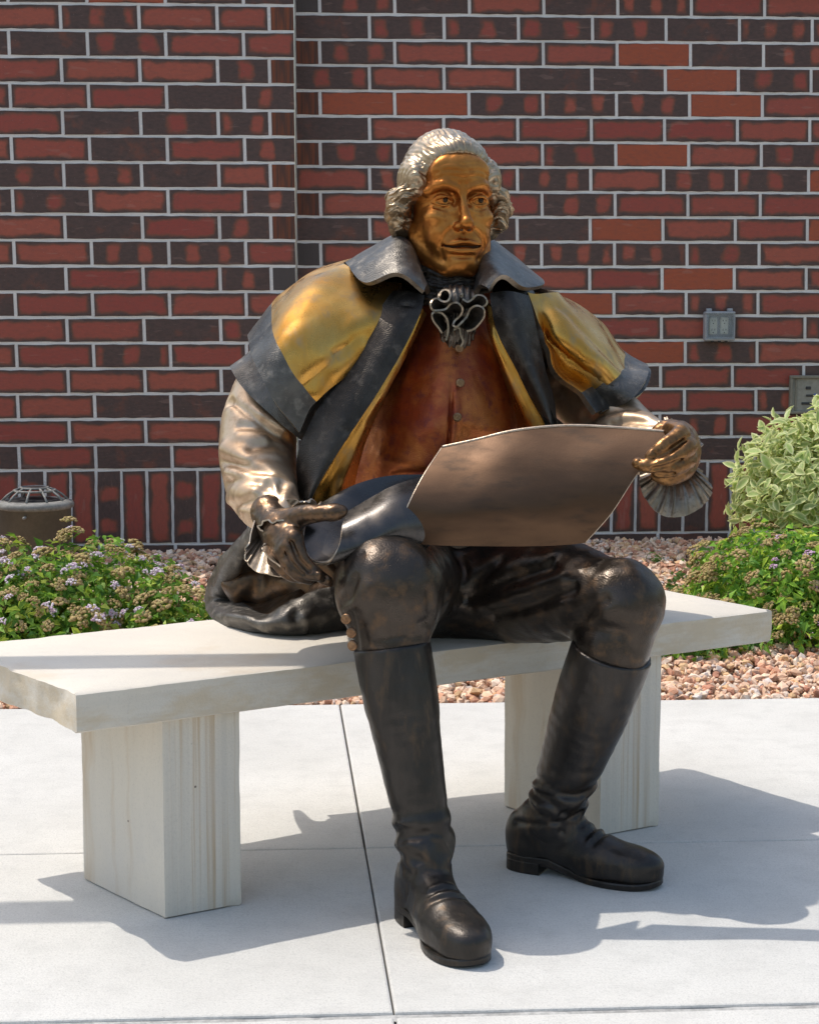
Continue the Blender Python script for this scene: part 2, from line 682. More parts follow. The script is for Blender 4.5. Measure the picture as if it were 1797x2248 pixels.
# types read course by course, top of the picture downwards, left to right
RT = ['WBDRDBRR', 'DBBBBDBR', 'WBRRROD B'.replace(' ', ''), 'BRRDDOBD', 'WOOBBBOR', 'DRRRRRRR', 'WBDRBORB', 'RBBBRBBO', 'WRRRBRRR',
      'DRDDORRO', 'WRBBBBBR', 'DRRRRORR', 'WRDDORBR', 'RRRDRRRB', 'WBBDBOBR', 'RRBRBRRB', 'WRRRRRRB', 'RBRBRBRB', 'WRBRBRDR', 'RBRRBRBR']
LT = ['RBRRW', 'DDBRR', 'RRRBW', 'RRRDB', 'RDBBW', 'RRDRB', 'BBDRW', 'BBRRB', 'RDRBW', 'RRBBR', 'DRRBW', 'DRRRR', 'RRDBW', 'RRBRD', 'RRRBW', 'RRDDB', 'RRRRW', 'BRDRR', 'DDBBW', 'RBRDR']
TOPROW = 18
for r in range(-0, NR):
    z = zrow(r)
    top_i = TOPROW - r                              # 0 = top course in the picture
    # recessed wall, laid rightwards from the pier
    x = XEDGE + 0.004
    short = (top_i % 2 == 0)
    seq = RT[top_i] if 0 <= top_i < len(RT) else ''
    k = 0
    while x < 3.6:
        t = seq[k] if k < len(seq) else rnd_t()
        if k == 0 and short:
            L, me = BL * 0.312, random.choice(ONE3)
            t = 'W'
        else:
            L, me = BL, random.choice(FULL)
            t = 'R' if t == 'W' else t
        lay(me, L / 2, x + L / 2, YR, z, t, wall)
        x += L + (PITX - BL)
        k += 1
    # pier, laid leftwards from its corner
    x = XEDGE - 0.004
    seq = LT[top_i - 1] if 1 <= top_i <= len(LT) else ''
    k = 0
    shortp = (top_i % 2 == 1)
    while x > -2.6:
        j = len(seq) - 1 - k
        t = seq[j] if (seq and j >= 0) else rnd_t()
        if shortp and k == 0:
            L, me, t = BL * 0.312, random.choice(ONE3), 'W'
        elif (shortp and k == 1) or (not shortp and k == 0):
            L, me = BL * 0.656, random.choice(TWO3)
        else:
            L, me = BL, random.choice(FULL)
        t = 'R' if (t == 'W' and L > 0.1) else t
        lay(me, L / 2, x - L / 2, YL, z, t, pier)
        x -= L + (PITX - BL)
        k += 1
# soldier course
ST = 'RRBBRBRBRRDRBRRDBR'
x = XEDGE + 0.004 + BH / 2
k = 0
while x < 3.5:
    lay(random.choice(FULL), BL / 2, x, YR, ZS - BL / 2, ST[k % len(ST)] if k < 18 else rnd_t(), wall, math.pi / 2)
    x += PITZ
    k += 1
x = XEDGE - 0.004 - BH / 2
k = 0
while x > -2.5:
    lay(random.choice(FULL), BL / 2, x, YL, ZS - BL / 2, 'RRBRBRRBRRBRD'[k % 13], pier, math.pi / 2)
    x -= PITZ
    k += 1
# dark base course under the soldiers
for base, xa, xb, y in ((wall, XEDGE + 0.004, 3.6, YR), (pier, -2.6, XEDGE - 0.004, YL)):
    x = xa
    while x < xb - 0.05:
        L = min(BL, xb - x)
        me = FULL[0] if L > 0.28 else brick_mesh(L, BH)
        lay(me, L / 2, x + L / 2, y, ZS - BL - 0.0096 - BH / 2, 'D', base)
        x += L + (PITX - BL)
ZTOP = zrow(NR - 1) + BH / 2 + 0.012


def mortar_face(x0, x1, y, z0, z1, parent, depth):
    """mortar core: its face sits just behind the brick faces and is slightly uneven"""
    mb = MB().box(((x0 + x1) / 2, y + 0.0055 + depth / 2, (z0 + z1) / 2), (x1 - x0, depth, z1 - z0))
    return mb.build('mortar', M_MORT, parent)


mortar_face(XEDGE - 0.0005, 3.62, YR, -0.1, ZTOP, wall, 0.24)
mortar_face(-2.62, XEDGE - 0.0035, YL, -0.1, ZTOP, pier, 0.30)
M_CAULK = mat_plain('caulk', (0.30, 0.28, 0.25), 0.8, 0, 0.15, 60, 0.3, 0.3)
MB().box((XEDGE + 0.0005, YL + 0.02, (ZTOP - 0.05) / 2), (0.006, 0.034, ZTOP), 0.0012).build('caulk_joint', M_CAULK, pier)
# stone coping above the frame
M_COPE = mat_plain('coping_stone', (0.45, 0.43, 0.39), 0.85, 0, 0.15, 50, 0.3, 0.25)
MB().box(((XEDGE + 3.7) / 2, YR + 0.11, ZTOP + 0.03), (3.7 - XEDGE, 0.29, 0.06), 0.006).build('coping', M_COPE, wall)
MB().box(((XEDGE - 2.7) / 2, YL + 0.14, ZTOP + 0.035), (XEDGE + 2.7, 0.33, 0.07), 0.006).build('coping', M_COPE, pier)
tag(wall, 'red and dark mottled brick wall set back behind the statue', 'wall')
tag(pier, 'brick wall section standing forward at the left, behind the round fixture', 'wall')

# ------------------------------------------------------------------ gravel bed
def bed_z(x, y):
    t = np.clip((y - 5.48) / 1.9, 0, 1)
    return -0.012 + 0.155 * t * t * (3 - 2 * t) ** 1.0


nx_, ny_ = 60, 26
V, F = [], []
for j in range(ny_ + 1):
    for i in range(nx_ + 1):
        x = -6 + 13 * i / nx_
        y = 5.478 + (8.2 - 5.478) * j / ny_
        V.append((x, y, bed_z(x, y) - 0.014))
for j in range(ny_):
    for i in range(nx_):
        a = j * (nx_ + 1) + i
        F.append((a, a + 1, a + nx_ + 2, a + nx_ + 1))
bed = mesh_obj('planting_bed', V, F, M_SOIL)
tag(bed, kind='structure')
# land behind the wall
lb = MB().add([(-40, 8.2, 0.12), (40, 8.2, 0.12), (40, 60, 0.12), (-40, 60, 0.12)], [(0, 1, 2, 3)]).build('lawn', mat_plain('lawn', (0.07, 0.10, 0.03), 0.9, 0, 0.3, 3, 0.2, 0.2))
tag(lb, kind='structure')


def ico():
    t = (1 + 5 ** 0.5) / 2
    v = np.array([(-1, t, 0), (1, t, 0), (-1, -t, 0), (1, -t, 0), (0, -1, t), (0, 1, t), (0, -1, -t), (0, 1, -t), (t, 0, -1), (t, 0, 1), (-t, 0, -1), (-t, 0, 1)], float)
    v /= np.linalg.norm(v[0])
    f = np.array([(0, 11, 5), (0, 5, 1), (0, 1, 7), (0, 7, 10), (0, 10, 11), (1, 5, 9), (5, 11, 4), (11, 10, 2), (10, 7, 6), (7, 1, 8), (3, 9, 4), (3, 4, 2), (3, 2, 6), (3, 6, 8), (3, 8, 9), (4, 9, 5), (2, 4, 11), (6, 2, 10), (8, 6, 7), (9, 8, 1)])
    return v, f


ICV, ICF = ico()


def stones(n, xr, yr, smin, smax, seed, lift=0.0):
    r = np.random.default_rng(seed)
    x = r.uniform(*xr, n)
    y = r.uniform(*yr, n)
    s = smin + (smax - smin) * r.random(n) ** 2.0
    J = 1 + r.uniform(-0.32, 0.28, (n, 12, 1))
    V = ICV[None] * J + r.uniform(-0.12, 0.12, (n, 12, 3))
    asp = np.stack([r.uniform(0.8, 1.35, n), r.uniform(0.7, 1.1, n), r.uniform(0.5, 0.85, n)], 1)
    V = V * (asp * s[:, None] * 0.5)[:, None, :]
    # random rotation
    q = r.normal(size=(n, 4)) * np.array([1, 0.35, 0.35, 1.0])
    q /= np.linalg.norm(q, axis=1)[:, None]
    w, a, b, c = q.T
    R = np.stack([1 - 2 * (b * b + c * c), 2 * (a * b - c * w), 2 * (a * c + b * w), 2 * (a * b + c * w), 1 - 2 * (a * a + c * c), 2 * (b * c - a * w), 2 * (a * c - b * w), 2 * (b * c + a * w), 1 - 2 * (a * a + b * b)], 1).reshape(n, 3, 3)
    V = np.einsum('nij,nkj->nki', R, V)
    z = bed_z(x, y) + lift + r.uniform(-0.004, 0.008, n)
    V += np.stack([x, y, z], 1)[:, None, :]
    F = ICF[None] + (np.arange(n) * 12)[:, None, None]
    pal = np.array([(0.62, 0.40, 0.27), (0.66, 0.46, 0.33), (0.52, 0.27, 0.17), (0.70, 0.54, 0.42), (0.62, 0.40, 0.22), (0.42, 0.20, 0.13), (0.55, 0.47, 0.42), (0.72, 0.52, 0.37)])
    ci = r.choice(len(pal), n, p=[.2, .2, .13, .14, .11, .07, .05, .10])
    c = np.minimum(pal[ci] * r.uniform(0.95, 1.3, (n, 1)), 0.85)
    return V.reshape(-1, 3), F.reshape(-1, 3), np.repeat(c, 12, 0)


pk = [stones(30000, (-2.4, 3.4), (5.50, 7.95), 0.018, 0.040, 1), stones(5000, (-2.0, 3.2), (5.49, 6.6), 0.018, 0.044, 2, 0.007)]
V = np.concatenate([p[0] for p in pk])
off = [0, len(pk[0][0])]
F = np.concatenate([p[1] + o for p, o in zip(pk, off)])
gr = mesh_obj('gravel', V, F, M_GRAV, None, False)
set_tint(gr, np.concatenate([p[2] for p in pk]))
tag(gr, 'loose pinkish tan crushed stone gravel in the bed behind the bench', 'gravel', kind='stuff')

# ------------------------------------------------------------------ stone bench
H_B = 0.475
bench = empty('stone_bench', (0.35, 4.0, 0))


def rough_block(name, quad, z0, z1, mat, seed, amp, axis_angle, parent, rough_sides=(1, 1, 1, 1), step=0.012, rnd=0.006):
    """block on a four-cornered plan; its side faces are split stone: uneven, arrises chipped"""
    quad = [np.array(q, float) for q in quad]
    per = []
    side = []
    for i in range(4):
        a, b = quad[i], quad[(i + 1) % 4]
        n = max(2, int(np.linalg.norm(b - a) / step))
        for q in range(n):
            per.append(a + (b - a) * q / n)
            side.append(i)
    per = np.array(per)
    side = np.array(side)
    N = len(per)
    cen = per.mean(0)
    nz = max(3, int((z1 - z0) / step))
    zs = np.concatenate([[z0], np.linspace(z0 + rnd * 0.6, z1 - rnd * 0.6, nz), [z1]])
    # outward normals
    nrm = np.zeros_like(per)
    for i in range(4):
        a, b = quad[i], quad[(i + 1) % 4]
        t = (b - a) / np.linalg.norm(b - a)
        nn = np.array([t[1], -t[0]])
        if np.dot(nn, (a + b) / 2 - cen) < 0:
            nn = -nn
        nrm[side == i] = nn
    V = []
    for k_, z in enumerate(zs):
        pin = rnd if k_ in (0, len(zs) - 1) else 0.0
        p3 = np.column_stack([per, np.full(N, z)])
        d = amp * (fbm(p3 * 22 + seed, 3) * 0.7 + 0.8 * vnoise(p3 * np.array([7, 7, 11]) + seed * 3))
        am = np.array([rough_sides[s] for s in side])
        chip = np.clip(vnoise(p3 * 30 + seed * 5) - 0.25, 0, 1) * (0.012 if pin else 0.0)
        q = per + nrm * (d * am - pin - chip * am)[:, None]
        V.append(np.column_stack([q, np.full(N, z) + (0 if pin else 0)]))
    base = len(V) * N
    V = np.concatenate(V)
    V = np.vstack([V, [[cen[0], cen[1], z0]], [[cen[0], cen[1], z1]]])
    F = []
    for k_ in range(len(zs) - 1):
        for i in range(N):
            F.append((k_ * N + i, k_ * N + (i + 1) % N, (k_ + 1) * N + (i + 1) % N, (k_ + 1) * N + i))
    F.append(tuple(range(N))[::-1])
    F.append(tuple((len(zs) - 1) * N + i for i in range(N)))
    V = V[:-2]
    ob = mesh_obj(name, V, F, mat, parent, True)
    # local frame along the bench so the bedding runs the right way
    c3 = Vector((cen[0], cen[1], (z0 + z1) / 2))
    R = Matrix.Translation(c3) @ Matrix.Rotation(axis_angle, 4, 'Z')
    ob.data.transform(R.inverted())
    ob.matrix_world = R
    try:
        ob.data.set_sharp_from_angle(angle=math.radians(38))
    except Exception:
        pass
    return ob


BA = math.radians(28.4)
ux, uy = np.array([math.cos(BA), math.sin(BA)]), np.array([-math.sin(BA), math.cos(BA)])
FLc = np.array([-0.402, 3.478])
FRc = FLc + ux * 1.716
enl = np.array([-math.sin(math.radians(32)), math.cos(math.radians(32))])
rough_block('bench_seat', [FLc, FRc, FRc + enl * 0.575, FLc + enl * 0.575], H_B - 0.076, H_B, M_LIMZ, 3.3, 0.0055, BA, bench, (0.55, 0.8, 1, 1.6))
lq = [(-0.253, 3.596), (-0.108, 3.672), (-0.290, 3.93), (-0.437, 3.855)]
rq = [(0.679, 4.093), (0.826, 4.171), (0.640, 4.425), (0.493, 4.349)]
rough_block('bench_leg', lq, 0.0005, H_B - 0.0775, M_LIMX, 8.1, 0.0016, BA, bench, (0.6, 1, 1, 1), 0.02, 0.005)
rough_block('bench_leg', rq, 0.0005, H_B - 0.0775, M_LIMX, 5.7, 0.0016, BA, bench, (0.6, 1, 1, 1), 0.02, 0.005)
tag(bench, 'pale limestone slab bench on two block legs under the seated statue', 'bench')
# ------------------------------------------------------------------ sculpting tools
class SDF:
    """small signed-distance sculpting grid; surfaces are extracted with surface nets"""
    def __init__(s, lo, hi, vox):
        s.lo = np.array(lo, float)
        s.v = vox
        n = np.ceil((np.array(hi, float) - s.lo) / vox).astype(int) + 1
        s.n = n
        s.ax = [(s.lo[i] + np.arange(n[i]) * vox).astype(np.float32) for i in range(3)]
        s.D = np.full(n, 0.25, np.float32)

    def win(s, lo, hi):
        sl = []
        for i in range(3):
            a = int(max(0, math.floor((lo[i] - s.lo[i]) / s.v)))
            b = int(min(s.n[i], math.ceil((hi[i] - s.lo[i]) / s.v) + 1))
            if b <= a:
                return None
            sl.append(slice(a, b))
        sl = tuple(sl)
        g = np.meshgrid(s.ax[0][sl[0]], s.ax[1][sl[1]], s.ax[2][sl[2]], indexing='ij', sparse=True)
        return sl, g

    def comb(s, sl, d, k, op):
        A = s.D[sl]
        if op == 'u':
            h = np.maximum(k - np.abs(A - d), 0) / k
            s.D[sl] = np.minimum(A, d) - h * h * k * 0.25
        else:
            d = -d
            h = np.maximum(k - np.abs(A - d), 0) / k
            s.D[sl] = np.maximum(A, d) + h * h * k * 0.25

    @staticmethod
    def segd(g, a, b, ra=None, rb=None):
        a, b = np.array(a, np.float32), np.array(b, np.float32)
        ab = b - a
        L = float(ab @ ab) + 1e-12
        px, py, pz = g[0] - a[0], g[1] - a[1], g[2] - a[2]
        t = np.clip((px * ab[0] + py * ab[1] + pz * ab[2]) / L, 0, 1)
        d = np.sqrt((px - t * ab[0]) ** 2 + (py - t * ab[1]) ** 2 + (pz - t * ab[2]) ** 2)
        if ra is None:
            return d
        return d - (ra + (rb - ra) * t)

    def cap(s, a, b, ra, rb=None, k=0.01, op='u'):
        rb = ra if rb is None else rb
        a, b = np.array(a, float), np.array(b, float)
        m = max(ra, rb) + k + 3 * s.v
        w = s.win(np.minimum(a, b) - m, np.maximum(a, b) + m)
        if w:
            s.comb(w[0], s.segd(w[1], a, b, ra, rb), k, op)
        return s

    def poly(s, pts, rad, k=0.01, op='u'):
        if np.isscalar(rad):
            rad = [rad] * len(pts)
        A = np.array(pts, float)
        m = max(rad) + k + 3 * s.v
        w = s.win(A.min(0) - m, A.max(0) + m)
        if not w:
            return s
        # resample smoothly so the limb has no knuckles at the control points
        if len(pts) > 2:
            n = (len(pts) - 1) * 4 + 1
            A4 = cr(np.column_stack([A, rad]), n)
        else:
            A4 = np.column_stack([A, rad])
        dm = None
        for i in range(len(A4) - 1):
            d = s.segd(w[1], A4[i, :3], A4[i + 1, :3], A4[i, 3], A4[i + 1, 3])
            dm = d if dm is None else np.minimum(dm, d)
        s.comb(w[0], dm.astype(np.float32), k, op)
        return s

    def ell(s, c, r, R=None, k=0.01, op='u'):
        c, r = np.array(c, float), np.array(r, float)
        m = max(r) + k + 3 * s.v
        w = s.win(c - m, c + m)
        if not w:
            return s
        g = w[1]
        p = [g[i] - np.float32(c[i]) for i in range(3)]
        if R is not None:
            R = np.array(R, np.float32)
            p = [R[0, i] * p[0] + R[1, i] * p[1] + R[2, i] * p[2] for i in range(3)]
        k0 = np.sqrt((p[0] / r[0]) ** 2 + (p[1] / r[1]) ** 2 + (p[2] / r[2]) ** 2)
        k1 = np.sqrt((p[0] / r[0] ** 2) ** 2 + (p[1] / r[1] ** 2) ** 2 + (p[2] / r[2] ** 2) ** 2)
        d = k0 * (k0 - 1) / (k1 + 1e-9)
        d = np.where(k0 < 1e-4, -min(r), d).astype(np.float32)
        s.comb(w[0], d, k, op)
        return s

    def plane(s, p, n, k=0.004):
        """cut away the side the normal points to"""
        n = np.array(n, float)
        n /= np.linalg.norm(n)
        g = np.meshgrid(*s.ax, indexing='ij', sparse=True)
        d = ((g[0] - p[0]) * n[0] + (g[1] - p[1]) * n[1] + (g[2] - p[2]) * n[2]).astype(np.float32)
        h = np.maximum(k - np.abs(s.D - d), 0) / k
        s.D = np.maximum(s.D, d) + h * h * k * 0.25
        return s

    def fold(s, pts, r, amp):
        """press a soft groove (amp>0) or raise a ridge (amp<0) along a line; ends fade out"""
        pts = [np.array(p, float) for p in pts]
        allp = np.array(pts)
        m = r * 2.6
        w = s.win(allp.min(0) - m, allp.max(0) + m)
        if not w:
            return s
        dm = None
        for i in range(len(pts) - 1):
            d = s.segd(w[1], pts[i], pts[i + 1])
            dm = d if dm is None else np.minimum(dm, d)
        s.D[w[0]] += (amp * np.exp(-(dm / r) ** 2)).astype(np.float32)
        return s

    def on(s, q):
        """the surface point of the form nearest the viewer at a photo position (falls back to the given depth)"""
        r = ray(q[0] * FS, q[1] * FS)
        Y = np.arange(q[2] - 0.14, q[2] + 0.20, 0.002)
        p = _C + r[None] * (Y / r[1])[:, None]
        i = np.round((p - s.lo) / s.v).astype(int)
        ok = ((i >= 0) & (i < s.n)).all(1)
        i = np.clip(i, 0, s.n - 1)
        d = np.where(ok, s.D[i[:, 0], i[:, 1], i[:, 2]], 1.0)
        h = np.nonzero(d < 0)[0]
        return p[h[0]] if len(h) else P(*q)

    def warp(s, fn):
        g = np.meshgrid(*s.ax, indexing='ij', sparse=True)
        near = np.abs(s.D) < 0.03
        i = np.nonzero(near)
        pts = np.stack([s.ax[0][i[0]], s.ax[1][i[1]], s.ax[2][i[2]]], 1)
        s.D[i] += fn(pts).astype(np.float32)
        return s

    def mesh(s):
        D = s.D
        ins = D < 0
        nx, ny, nz = D.shape
        c = ins[:-1, :-1, :-1].astype(np.int8)
        for dx in (0, 1):
            for dy in (0, 1):
                for dz in (0, 1):
                    if dx + dy + dz:
                        c = c + ins[dx:nx - 1 + dx, dy:ny - 1 + dy, dz:nz - 1 + dz]
        act = (c > 0) & (c < 8)
        I = np.stack(np.nonzero(act), 1)
        idm = np.full(act.shape, -1, np.int32)
        idm[I[:, 0], I[:, 1], I[:, 2]] = np.arange(len(I))
        cor = [(x, y, z) for x in (0, 1) for y in (0, 1) for z in (0, 1)]
        val = {q: D[I[:, 0] + q[0], I[:, 1] + q[1], I[:, 2] + q[2]] for q in cor}
        acc = np.zeros((len(I), 3))
        cnt = np.zeros(len(I))
        for q in cor:
            for a in range(3):
                if q[a] == 0:
                    q2 = list(q)
                    q2[a] = 1
                    q2 = tuple(q2)
                    d0, d1 = val[q], val[q2]
                    m = (d0 < 0) != (d1 < 0)
                    t = d0[m] / (d0[m] - d1[m])
                    p = np.tile(np.array(q, float), (m.sum(), 1))
                    p[:, a] += t
                    acc[m] += p
                    cnt[m] += 1
        V = s.lo + (I + acc / cnt[:, None]) * s.v
        F = []
        for a in range(3):
            b, c2 = (a + 1) % 3, (a + 2) % 3
            sl0, sl1 = [slice(1, -1)] * 3, [slice(1, -1)] * 3
            sl0[a] = slice(0, D.shape[a] - 1)
            sl1[a] = slice(1, D.shape[a])
            A, B = ins[tuple(sl0)], ins[tuple(sl1)]
            e = np.stack(np.nonzero(A != B), 1)
            if not len(e):
                continue
            flip = A[e[:, 0], e[:, 1], e[:, 2]]
            pos = e.copy()
            pos[:, b] += 1
            pos[:, c2] += 1
            q = []
            for (u, w) in ((-1, -1), (0, -1), (0, 0), (-1, 0)):
                k = pos.copy()
                k[:, b] += u
                k[:, c2] += w
                q.append(idm[k[:, 0], k[:, 1], k[:, 2]])
            q = np.stack(q, 1)
            q[~flip] = q[~flip][:, ::-1]
            F.append(q)
        F = np.concatenate(F)
        F = F[(F >= 0).all(1)]
        return V, F


def cr(Pts, n, closed=False):
    """Catmull-Rom resampling along axis 0"""
    Pts = np.asarray(Pts, float)
    m = len(Pts)
    t = np.linspace(0, m if closed else m - 1, n, endpoint=not closed)
    i = np.floor(t).astype(int)
    if not closed:
        i = np.clip(i, 0, m - 2)
    f = (t - i).reshape((-1,) + (1,) * (Pts.ndim - 1))

    def g(j):
        if closed:
            return Pts[j % m]
        jj = np.clip(j, 0, m - 1)
        r = Pts[jj].copy()
        lo, hi = j < 0, j > m - 1
        r[lo] = 2 * Pts[0] - Pts[1]
        r[hi] = 2 * Pts[-1] - Pts[-2]
        return r
    p0, p1, p2, p3 = g(i - 1), g(i), g(i + 1), g(i + 2)
    return 0.5 * (2 * p1 + (p2 - p0) * f + (2 * p0 - 5 * p1 + 4 * p2 - p3) * f ** 2 + (3 * p1 - p0 - 3 * p2 + p3) * f ** 3)


def grid_normals(G):
    du = np.gradient(G, axis=0)
    dv = np.gradient(G, axis=1)
    n = np.cross(du, dv)
    return n / (np.linalg.norm(n, axis=2, keepdims=True) + 1e-12)


def polyd(p, pts):
    dm = None
    for i in range(len(pts) - 1):
        a, b = np.array(pts[i]), np.array(pts[i + 1])
        ab = b - a
        t = np.clip(((p - a) @ ab) / (ab @ ab + 1e-12), 0, 1)
        d = np.linalg.norm(p - a - t[..., None] * ab, axis=-1)
        dm = d if dm is None else np.minimum(dm, d)
    return dm


def sheet(name, ctrl, nu, nv, th, mat, parent, folds=(), rim=None, split=None, noise=0.0, nsc=20, fn=None, toward=None, pix=True, closed_u=False):
    """shell lofted through control rows ctrl[u][v] (photo x, photo y, distance), given real thickness.
    folds: (points, radius, amount).  split: (v fraction, material) -> beyond it the second material."""
    if pix:
        ctrl = [[P(*q) for q in row] for row in ctrl]
    G = cr(np.array(ctrl), nu, closed_u)
    G = np.swapaxes(cr(np.swapaxes(G, 0, 1), nv), 0, 1)
    N = grid_normals(G)
    tw = np.array(toward if toward is not None else (0, 0, CAMH))
    mid = G[nu // 2, nv // 2]
    flip = np.dot(N[nu // 2, nv // 2], tw - mid) < 0
    if flip:
        N = -N
    disp = np.zeros(G.shape[:2])
    for (pts, r, amp) in folds:
        pts = [P(*q) for q in pts] if pix else pts
        disp += amp * np.exp(-(polyd(G, pts) / r) ** 2)
    if noise:
        disp += noise * fbm(G * nsc, 3)
    G = G + N * disp[..., None]
    if fn is not None:
        G = fn(G, N)
    N = grid_normals(G)
    if flip:
        N = -N
    A, B = G, G - N * th
    nu_, nv_ = G.shape[:2]
    V = np.concatenate([A.reshape(-1, 3), B.reshape(-1, 3)])
    idx = np.arange(nu_ * nv_).reshape(nu_, nv_)
    o = nu_ * nv_
    F, fm = [], []
    iu = np.arange(nu_ if closed_u else nu_ - 1)
    a = idx[iu][:, :-1]
    b = idx[(iu + 1) % nu_][:, :-1]
    c = idx[(iu + 1) % nu_][:, 1:]
    d = idx[iu][:, 1:]
    q = np.stack([a, b, c, d], -1)
    qv = np.broadcast_to(np.arange(nv_ - 1)[None, :], a.shape)
    top = q.reshape(-1, 4)
    mv = qv.reshape(-1)
    m1 = np.zeros(len(top), int)
    if split is not None:
        m1[mv >= split[0] * (nv_ - 1)] = 1
    bot = top[:, ::-1] + o
    if flip:
        top, bot = top[:, ::-1], bot[:, ::-1]
    F = [top, bot]
    fm = [m1, m1]
    edges = []
    if not closed_u:
        edges += [idx[0, ::-1], idx[-1, :]]
    edges += [idx[:, 0], idx[::-1, -1]]
    if closed_u:
        edges = [np.append(idx[:, 0], idx[0, 0]), np.append(idx[::-1, -1], idx[-1, -1])]
    for e in edges:
        r_ = np.stack([e[:-1], e[1:], e[1:] + o, e[:-1] + o], -1)
        if not flip:
            r_ = r_[:, ::-1]
        F.append(r_)
        fm.append(np.full(len(r_), 2 if rim is not None else 0))
    F = np.concatenate(F)
    fm = np.concatenate(fm)
    mats = [mat, split[1] if split is not None else mat, rim if rim is not None else mat]
    ob = mesh_obj(name, V, F, None, parent, True, mats, fm)
    try:
        ob.data.set_sharp_from_angle(angle=math.radians(55))
    except Exception:
        pass
    return ob


def sdf_obj(name, sd, mat, parent, M=None):
    V, F = sd.mesh()
    if M is not None:
        V = V @ np.array(M)[:3, :3].T + np.array(M)[:3, 3]
    return mesh_obj(name, V, F, mat, parent, True)


# ------------------------------------------------------------------ patinated bronze
def bronze(name, c0, c1, c2, rough=(0.28, 0.45), metal=0.9, sc=9.0, hatch=0.0, hsc=260.0, bump=0.12, stretch=(1, 1, 1), coat=0.0, streak=0.0):
    k = NM(name)
    p = k.geo()
    v = k.mapping(p, stretch)
    n1 = k.noise(v, sc, 4, 0.6)
    n2 = k.noise(v, sc * 3.7, 4, 0.6)
    n3 = k.noise(p, 320, 3, 0.6)
    c = k.mix(k.sstep(n1, 0.36, 0.64), c0, c1)
    c = k.mix(k.sstep(n2, 0.5, 0.72, 0, 0.75), c, c2)
    c = k.mix(k.sstep(n3, 0.55, 0.8, 0, 0.3), c, tuple(x * 0.6 for x in c0))
    h = k.math('MULTIPLY', n3, 0.35)
    if hatch > 0:
        # short tool strokes in changing directions, as left in the clay
        cell = k.voro(v, 120, out=1)
        sx = k.sep(cell)
        ang = k.math('MULTIPLY', sx[0], 6.28)
        px = k.sep(p)
        ca, sa = k.math('COSINE', ang), k.math('SINE', ang)
        u = k.math('ADD', k.math('MULTIPLY', k.math('ADD', px[0], k.math('MULTIPLY', px[1], 0.4)), ca), k.math('MULTIPLY', px[2], sa))
        st = k.math('SINE', k.math('MULTIPLY', u, hsc * 6.0))
        h = k.math('ADD', h, k.math('MULTIPLY', st, hatch))
    h = k.math('ADD', h, k.math('MULTIPLY', n2, 0.5))
    k.bump(h, 1.0, bump * 0.008)
    r = k.sstep(n2, 0.3, 0.7, rough[0], rough[1])
    k.set(color=c, rough=r, metal=metal, spec=0.5)
    if coat:
        k.set(coat=coat, coatr=0.18)
    return k.m


B_BLK = bronze('bronze_black', (0.034, 0.0285, 0.024), (0.060, 0.051, 0.043), (0.12, 0.10, 0.082), (0.36, 0.52), 0.85, 10, 0.12, 300, 0.13)
B_GOLD = bronze('bronze_gold', (0.56, 0.27, 0.05), (0.64, 0.37, 0.10), (0.36, 0.255, 0.13), (0.22, 0.42), 0.95, 7, 0, 0, 0.07, (1, 1, 0.6))
B_FACE = bronze('bronze_face', (0.42, 0.145, 0.028), (0.53, 0.215, 0.05), (0.32, 0.095, 0.02), (0.33, 0.46), 0.9, 10, 0, 0, 0.05)
B_HAIR = bronze('bronze_hair', (0.38, 0.275, 0.175), (0.50, 0.38, 0.255), (0.22, 0.15, 0.09), (0.28, 0.42), 0.85, 22, 0, 0, 0.12)
B_RED = bronze('bronze_red', (0.28, 0.055, 0.022), (0.47, 0.15, 0.038), (0.17, 0.036, 0.038), (0.30, 0.46), 0.75, 11, 0.10, 320, 0.13)
B_SLV = bronze('bronze_pale', (0.50, 0.35, 0.225), (0.62, 0.46, 0.315), (0.40, 0.26, 0.155), (0.34, 0.46), 0.8, 10, 0, 0, 0.06)
B_BRN = bronze('bronze_brown', (0.082, 0.045, 0.025), (0.12, 0.066, 0.036), (0.052, 0.034, 0.023), (0.40, 0.54), 0.75, 6, 0, 0, 0.07, (0.5, 0.5, 1.6))
B_DRK = bronze('bronze_dark', (0.042, 0.034, 0.028), (0.072, 0.057, 0.046), (0.13, 0.08, 0.047), (0.27, 0.42), 0.82, 8, 0.06, 200, 0.13)
B_BOOT = bronze('bronze_boot', (0.036, 0.032, 0.029), (0.056, 0.049, 0.044), (0.095, 0.066, 0.044), (0.30, 0.44), 0.75, 7, 0.03, 200, 0.12, (1.5, 1.5, 0.5))
B_HAND = bronze('bronze_hand', (0.17, 0.085, 0.035), (0.30, 0.15, 0.055), (0.08, 0.05, 0.032), (0.28, 0.42), 0.85, 26, 0, 0, 0.1)
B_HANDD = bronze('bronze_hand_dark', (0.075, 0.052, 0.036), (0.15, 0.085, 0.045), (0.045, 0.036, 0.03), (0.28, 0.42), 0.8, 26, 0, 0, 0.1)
B_RIM = bronze('bronze_worn_edge', (0.42, 0.33, 0.25), (0.54, 0.44, 0.34), (0.30, 0.22, 0.16), (0.3, 0.42), 0.85, 30, 0, 0, 0.08)
B_RIM2 = bronze('bronze_worn_ruffle', (0.22, 0.175, 0.125), (0.36, 0.29, 0.21), (0.09, 0.07, 0.05), (0.3, 0.45), 0.8, 60, 0, 0, 0.08)
B_JAB = bronze('bronze_jabot', (0.10, 0.083, 0.068), (0.18, 0.15, 0.12), (0.05, 0.042, 0.035), (0.3, 0.45), 0.8, 60, 0, 0, 0.1)
